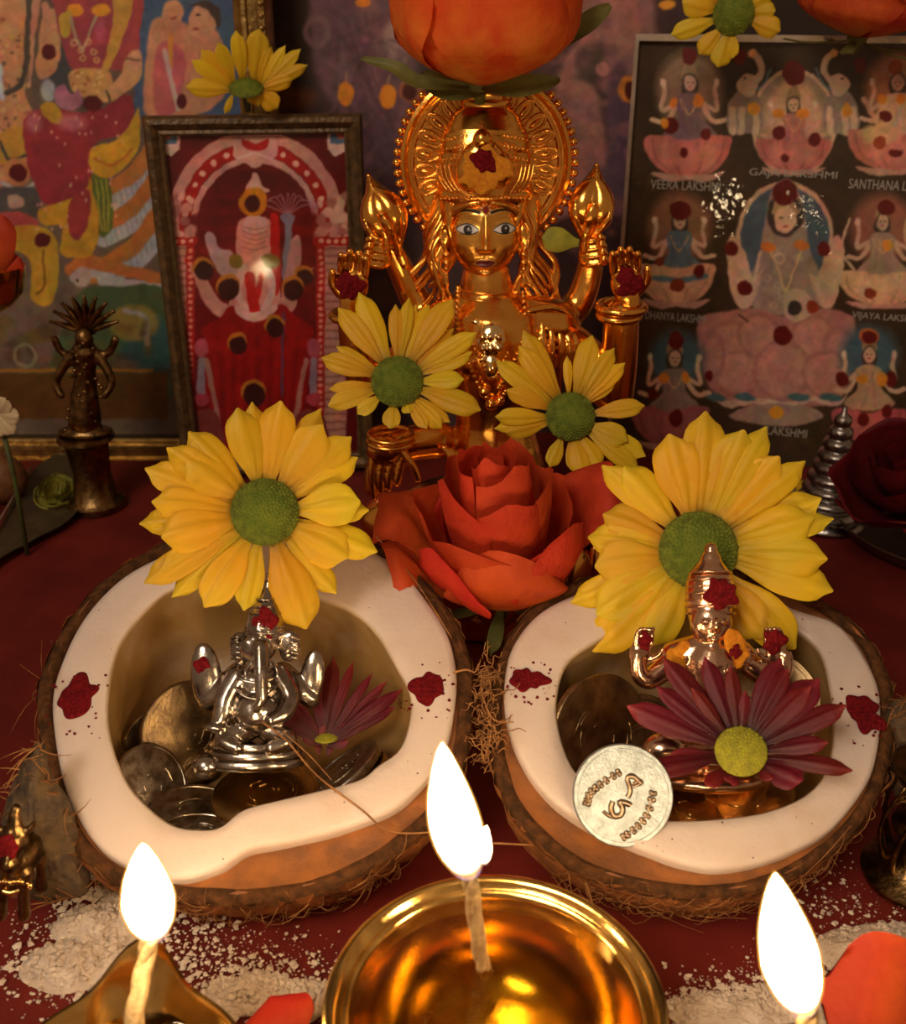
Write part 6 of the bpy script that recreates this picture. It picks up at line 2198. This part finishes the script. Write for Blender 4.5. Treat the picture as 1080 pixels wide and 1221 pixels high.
flour('crumbly white rice flour strewn beside the left lamp and left-hand coconut', [(125, 1105, 1.5, .8, .55), (95, 1150, 1.6, .9, .35), (300, 1185, 1.3, .7, .3), (150, 1070, .8, .5, .5), (355, 1190, .9, .6, .25)],
      [(130, 1100, 55, 30, 700, .03, .17), (90, 1150, 50, 22, 420, .025, .15), (215, 1140, 50, 30, 420, .02, .12), (310, 1180, 45, 22, 700, .025, .13), (290, 1140, 60, 25, 260, .015, .07), (150, 1050, 30, 16, 160, .04, .2), (128, 1030, 12, 8, 26, .08, .26), (60, 1180, 40, 20, 90, .02, .1)], 5)
flour('white rice flour heaped at the lower right behind the orange petal', [(1062, 1140, 2.1, 1.1, .7), (905, 1205, 2.6, .75, .35), (1000, 1205, 1.9, .8, .35)],
      [(1050, 1130, 40, 20, 500, .03, .14), (900, 1190, 60, 18, 900, .02, .12), (830, 1205, 35, 12, 260, .02, .1), (950, 1160, 45, 18, 260, .015, .08), (985, 1070, 35, 22, 170, .015, .09), (1040, 1080, 40, 22, 100, .015, .08)], 8)

# ------------------------------------------------------------------ things at the edges of the picture
m_dark_husk = mat('dark_dry_husk', (.055, .032, .016), .85, base2=(.13, .075, .03), nscale=2.5, bump=(5, .1))


def husk_piece(label, pts_px, Y, thick, seed):
    pl = lean_plane(pts_px[0][0], pts_px[0][1], Y, lean=18)
    loc = np.array([pl.loc(*p) for p in pts_px])
    c = loc.mean(0)
    o = spline(loc - c, 60, True)
    rows = []
    for f, z in ((.0, -.3), (.6, -.32), (.95, -.2), (1., 0), (.96, .18), (.8, .42), (.55, .62), (.28, .72), (.01, .75)):
        q = np.stack([c[0] + o[:, 0] * f, c[1] + o[:, 1] * f], 1)
        P = pl.p + q[:, :1] * pl.e1 + q[:, 1:] * pl.e2 + z * thick * pl.n
        P = P + pl.n * (.16 * thick * wob(P, 3.2, seed) + .10 * thick * wob(P, 8, seed + 1))[:, None] * (f > 0.1)
        P[:, 2] = np.maximum(P[:, 2], 0)
        rows.append(P)
    g = G().grid(np.array(rows), closed=True, flip=True)
    o_ = solo('husk_piece', g, m_dark_husk, label, 'husk')
    R = random.Random(seed)
    g = G()
    for k in range(60):
        i = R.randrange(60)
        p = rows[4][i]
        d = nrm(np.array((R.uniform(-1, 1), -.4, R.uniform(-.2, 1))))
        e = nrm(np.cross(d, (R.uniform(-1, 1), 1, R.uniform(-1, 1))))
        L = R.uniform(.3, 1.1)
        g.tube([p + d * L * u + e * .3 * L * u * u for u in np.linspace(0, 1, 5)], np.linspace(.03, .01, 5), n=3, cap=False)
    V_ = g.V()
    g.v = [np.column_stack([V_[:, 0], V_[:, 1], np.maximum(V_[:, 2], 0.02)])]
    tag(part('fibre', g, m_fibre, o_), kind='stuff')
    return o_


husk_piece('dark ragged piece of coconut husk leaning by the left side of the left-hand coconut', [(8, 950), (30, 905), (48, 885), (60, 925), (84, 960), (98, 1020), (106, 1062), (60, 1075), (20, 1060), (2, 1010)], 22.6, .9, 4)
husk_piece('greyish ragged piece of coconut husk standing by the right side of the right-hand coconut', [(1056, 850), (1075, 832), (1100, 850), (1110, 920), (1085, 960), (1062, 940), (1058, 890)], 26.0, .8, 6)

# little brass animal figurine at the lower left with vermilion on its brow
ap = lean_plane(20, 1085, 20.6, lean=8)
K = Fig(ap, 20, 1030)
c = ap.hit(22, 1084)
an = thing('animal_figurine', 'small dark brass animal figurine with a red brow at the lower left edge', 'figurine', (c[0], c[1], 0))
g = G()
K.ell(g, 18, 1030, -20, 23, 24, 34)
K.ell(g, 18, 1002, 4, 17, 20, 18)
K.ell(g, 20, 1018, 18, 10, 14, 14)
K.cap(g, [(18, 985, 0, 10), (17, 975, -2, 8), (18, 966, -4, 6)])
for s_ in (-1, 1):
    K.cap(g, [(18 + s_ * 12, 992, 2, 5), (18 + s_ * 20, 986, 0, 4.5), (18 + s_ * 24, 978, 0, 2.5)], n=8)
    K.cap(g, [(18 + s_ * 13, 1040, 2, 10), (18 + s_ * 13, 1062, 6, 7.5), (18 + s_ * 14, 1086, 8, 8)])
    K.cap(g, [(18 + s_ * 15, 1042, -40, 10), (18 + s_ * 17, 1062, -42, 8), (18 + s_ * 17, 1084, -40, 8)])
part('body', fuse(g, .06, 2), m_old_brass, an)
g = G()
for k in range(9):
    t_ = (k - 4) / 4
    K.ell(g, 18 + 17 * t_, 1040 - 6 * (1 - t_ * t_) + 8, 16 - 8 * abs(t_), 3.2, 3.6, 3.2, nu=8, nv=6)
K.cap(g, [(-2, 1052, 6, 4), (16, 1058, 10, 4), (38, 1052, 6, 4)], n=8)
part('collar', g, m_brass, an)
kp = Plane(K.p(17, 997, 21), nrm(ap.n + .4 * ap.e2))
part('vermilion_mark', blob(G(), kp, 0, 0, .30, .1, 17), m_kumkum, an, label='red vermilion on the brow')

# ornate brass piece at the right edge
bp_ = ground(1088, 1045)
br = thing('brass_ornament', 'ornate dark brass stand cut by the right edge beside the right-hand coconut', 'ornament', (bp_[0], bp_[1], 0))
Lb = np.array((bp_[0], bp_[1], 0))
part('stand', G().lathe([(0, 0), (1.5, 0), (1.55, .2), (1.1, .45), (.7, .8), (.55, 1.5), (.9, 1.8), (.95, 2.0), (.6, 2.3), (.5, 3.1), (.8, 3.5), (1.25, 3.9), (1.3, 4.1), (.9, 4.2), (0, 4.1)], (np.eye(3), Lb), n=36), m_old_brass, br, ang=50)
g = G()
for k in range(9):
    a = k * .7
    q = [Lb + ((.9 + .35 * math.sin(t_ * 3)) * math.cos(a + t_ * .5), (.9 + .35 * math.sin(t_ * 3)) * math.sin(a + t_ * .5), .4 + 3.2 * t_) for t_ in np.linspace(0, 1, 14)]
    g.tube(q, np.linspace(.10, .05, 14), n=6)
part('scroll_work', g, m_old_brass, br)

# tarnished standing figurine before the poster
sp = lean_plane(102, 520, 50.0, lean=0)
K = Fig(sp, 102, 430)
c = sp.hit(102, 520)
sf = thing('standing_figurine', 'small tarnished brass standing figurine with a fanned crown before the left poster', 'figurine', (c[0], c[1], 0))
g = G()
K.ell(g, 102, 402, 6, 11, 14, 10)
K.cap(g, [(102, 418, 2, 15), (102, 450, 2, 13), (102, 500, 2, 20)], n=14)
for s_ in (-1, 1):
    K.cap(g, [(102 + s_ * 12, 420, 2, 7), (102 + s_ * 26, 438, 4, 6), (102 + s_ * 33, 455, 6, 5), (102 + s_ * 26, 468, 10, 5)], n=8)
    K.cap(g, [(102 + s_ * 12, 424, 0, 6), (102 + s_ * 28, 420, 0, 5), (102 + s_ * 36, 404, 2, 5)], n=8)
    K.cap(g, [(102 + s_ * 8, 470, 6, 9), (102 + s_ * 10, 495, 6, 8), (102 + s_ * 14, 512, 8, 7)], n=8)
K.ell(g, 102, 514, 2, 34, 8, 20)
part('body', fuse(g, .08, 1), m_old_brass, sf)
for k in range(9):
    t_ = math.radians(-80 + k * 20)
    g = G()
    K.cap(g, [(102 + 8 * math.sin(t_), 396 - 8 * math.cos(t_), -2, 5), (102 + 24 * math.sin(t_), 392 - 26 * math.cos(t_), 2, 6.5), (102 + 40 * math.sin(t_), 388 - 36 * math.cos(t_), 6, 2.5)], n=8, flat=.6)
    part('crown_blade', g, m_old_brass, sf)
g = G()
for k in range(30):
    y = 405 + k * 3.6
    x = 102 + rng.uniform(-22, 22)
    K.ell(g, x, y, 16 - abs(x - 102) * .3, 3, 3, 3, nu=7, nv=5)
tag(part('ornament', g, m_old_brass, sf), kind='stuff')
zb = c[2]
part('pedestal', G().lathe([(0, 0), (1.5, 0), (1.5, .3), (1.1, .6), (.95, zb * .5), (1.1, zb - .4), (1.45, zb - .1), (1.4, zb + .12), (0, zb + .12)], (np.eye(3), np.array((c[0], c[1], 0))), n=32), m_old_brass, sf, ang=50)

# brass cup on a stem with an orange petal, at the left edge
cb = at(-8, 352, 46.0)
cu = thing('brass_cup', 'small brass cup on a tall stem holding orange petals at the left edge', 'cup', (cb[0], cb[1], 0))
z = cb[2]
part('cup', G().lathe([(0, z - .75), (.3, z - .72), (.7, z - .5), (1.3, z + .1), (1.5, z + .9), (1.56, z + 1.25), (1.46, z + 1.28), (1.2, z + .5), (.5, z + .1), (0, z)], (np.eye(3), np.array((cb[0], cb[1], 0))), n=40), m_brass, cu, ang=50)
sx = cb[0] - 4.2
part('stem', G().tube(spline([(sx, cb[1], .2), (sx, cb[1], z * .5), (sx + .8, cb[1], z - 2.6), (cb[0] - 1.2, cb[1], z - 2.0), (cb[0], cb[1], z - .6)], 30), .24, n=12), m_brass, cu)
part('foot', G().lathe([(0, 0), (1.9, 0), (1.95, .2), (1.0, .5), (.4, .9), (0, .95)], (np.eye(3), np.array((sx, cb[1], 0))), n=32), m_brass, cu, ang=50)
for k, (a, b_, w_) in enumerate((((-6, 335), (2, 256), 1.5), ((-2, 335), (22, 306), 1.1), ((-14, 335), (-24, 276), 1.3))):
    loose_petal(('tall orange petal standing in the brass cup', 'short orange petal lying over the rim of the brass cup', 'orange petal at the back of the brass cup')[k], at(*a, 45.9 + .15 * k), at(*b_, 45.6 + .2 * k), w_, (0, -1, .2), m_rose, arch=.1)
# cream blossom and brown nut under it
c = at(-2, 494, 44.5)
m_cream = mat('cream_petal', (.62, .46, .26), .6, trans=.2)
cf = thing('cream_blossom', 'small cream blossom on a stalk at the left edge', 'flower', (c[0], c[1], 0))
for k in range(7):
    a = k * .9
    d = np.array((math.cos(a), -.35, math.sin(a)))
    part('petal', petal(G(), c, c + d * 1.05, .8, (0, -1, .2), arch=.1), m_cream, cf)
part('stalk', G().tube([(c[0], c[1] + .1, .0), (c[0] + .1, c[1] + .1, c[2] * .5), c + (0, .1, 0)], .12, n=8), m_stem, cf)
c = ground(8, 596)
m_nut = mat('brown_nut', (.16, .06, .02), .5, base2=(.24, .10, .035), nscale=1.5, bump=(3, .06))
g = G().lathe([(0, 0), (.7, .1), (1.15, .6), (1.3, 1.2), (1.1, 1.9), (.7, 2.35), (.3, 2.55), (.12, 2.75), (0, 2.75)], (np.eye(3), np.array((c[0], c[1], 0))), n=28)
solo('areca_nut', g, m_nut, 'round brown areca nut on the red cloth at the left edge', 'nut')

# dark leaf with a pale blossom, and a thin stick on it
m_leaf = mat('dark_betel_leaf', (.045, .028, .014), .45, base2=(.075, .05, .02), nscale=1)
lf = [(-30, 700), (0, 640), (34, 575), (70, 548), (104, 545), (126, 508), (128, 540), (112, 590), (84, 628), (40, 652), (0, 676)]
q = np.array([ground(x, y)[:2] for x, y in lf])
o = spline(q, 48, True)
cen = o.mean(0)
rows = []
for f in (1, .8, .55, .3, .02):
    xy = cen + (o - cen) * f
    rows.append(np.column_stack([xy, .08 + .35 * (1 - f) * 0 + .12 * np.abs(wob(np.column_stack([xy, 0 * xy[:, 0]]), .8, 4)) + .25 * smooth(.5, 1, f)]))
g = G().grid(np.array(rows), closed=True)
g.grid(np.array(rows) - (0, 0, .07), closed=True, flip=True)
solo('betel_leaf', g, m_leaf, 'dark leaf lying on the red cloth below the tarnished standing figurine', 'leaf')
c = ground(70, 592, .3)
m_pale = mat('pale_yellow_green_petal', (.36, .30, .04), .6, base2=(.22, .22, .03), nscale=2, trans=.2)
bl = thing('pale_blossom', 'small crumpled yellow-green blossom lying on the dark leaf', 'flower', c)
A = frame_from_axis((.1, -.5, .8))
for k in range(13):
    part('petal', rose_petal(G(), c, A, k * 2.4, .8, .35 + .07 * k, 1.15 - .04 * k, curl=.12, dip=.3, seed=k, nu=7, nv=7), m_pale, bl)
a_, b_ = ground(-40, 690, .55), ground(38, 556, .62)
solo('incense_stick', G().tube([a_, (a_ + b_) / 2 + (0, 0, .05), b_], .07, n=8), mat('incense_stick_wood', (.34, .20, .15), .5, base2=(.24, .13, .10), nscale=2), 'thin pinkish incense stick lying across the dark leaf', 'incense stick')

# ringed metal cone and tray on the right
m_grey = mat('grey_white_metal', (.40, .36, .33), .28, 1., base2=(.22, .18, .15), nscale=2, bump=(6, .02))
c = ground(984, 622)
Lc_ = np.array((c[0], c[1], 0))
pr_ = [(0, 0), (1.9, 0), (1.95, .2), (1.6, .42)]
z = .42
for k in range(9):
    r = 1.75 - k * .165
    pr_ += [(r * .82, z + .05), (r * .98, z + .14), (r * 1.02, z + .3), (r * .95, z + .48), (r * .78, z + .56)]
    z += .60
pr_ += [(.16, z + .1), (.12, z + .4), (0, z + .45)]
co = thing('ringed_cone', 'small grey metal cone of stacked rings before the big captioned picture', 'ornament', Lc_)
part('cone', G().lathe(pr_, (np.eye(3), Lc_), n=36), m_grey, co)
for k in range(8):
    a = k * math.pi / 4
    d = np.array((math.cos(a), math.sin(a), 0))
    part('leaf', petal(G(), Lc_ + d * 1.5 + (0, 0, .25), Lc_ + d * 2.7 + (0, 0, .9), 1.3, (0, 0, 1), arch=.1, fold=-.1), m_grey, co)
tc_ = ground(1130, 640)
T_ = np.array((tc_[0], tc_[1], 0))
tr = G().lathe([(0, .05), (4.6, .05), (5.0, .3), (5.4, .85), (5.55, .9), (5.5, .75), (5.1, .2), (4.6, -.02), (0, -.02)], (np.eye(3), T_ + (0, 0, .03)), n=64)
solo('metal_tray', tr, mat('dark_metal_tray', (.20, .13, .09), .3, .9, base2=(.12, .08, .05), nscale=1), 'dark shallow metal tray cut by the right edge under the wine red rose', 'tray')
for k, (x, y, dx, dy) in enumerate(((948, 590, 22, -18), (962, 606, 26, 2), (938, 612, 20, 14))):
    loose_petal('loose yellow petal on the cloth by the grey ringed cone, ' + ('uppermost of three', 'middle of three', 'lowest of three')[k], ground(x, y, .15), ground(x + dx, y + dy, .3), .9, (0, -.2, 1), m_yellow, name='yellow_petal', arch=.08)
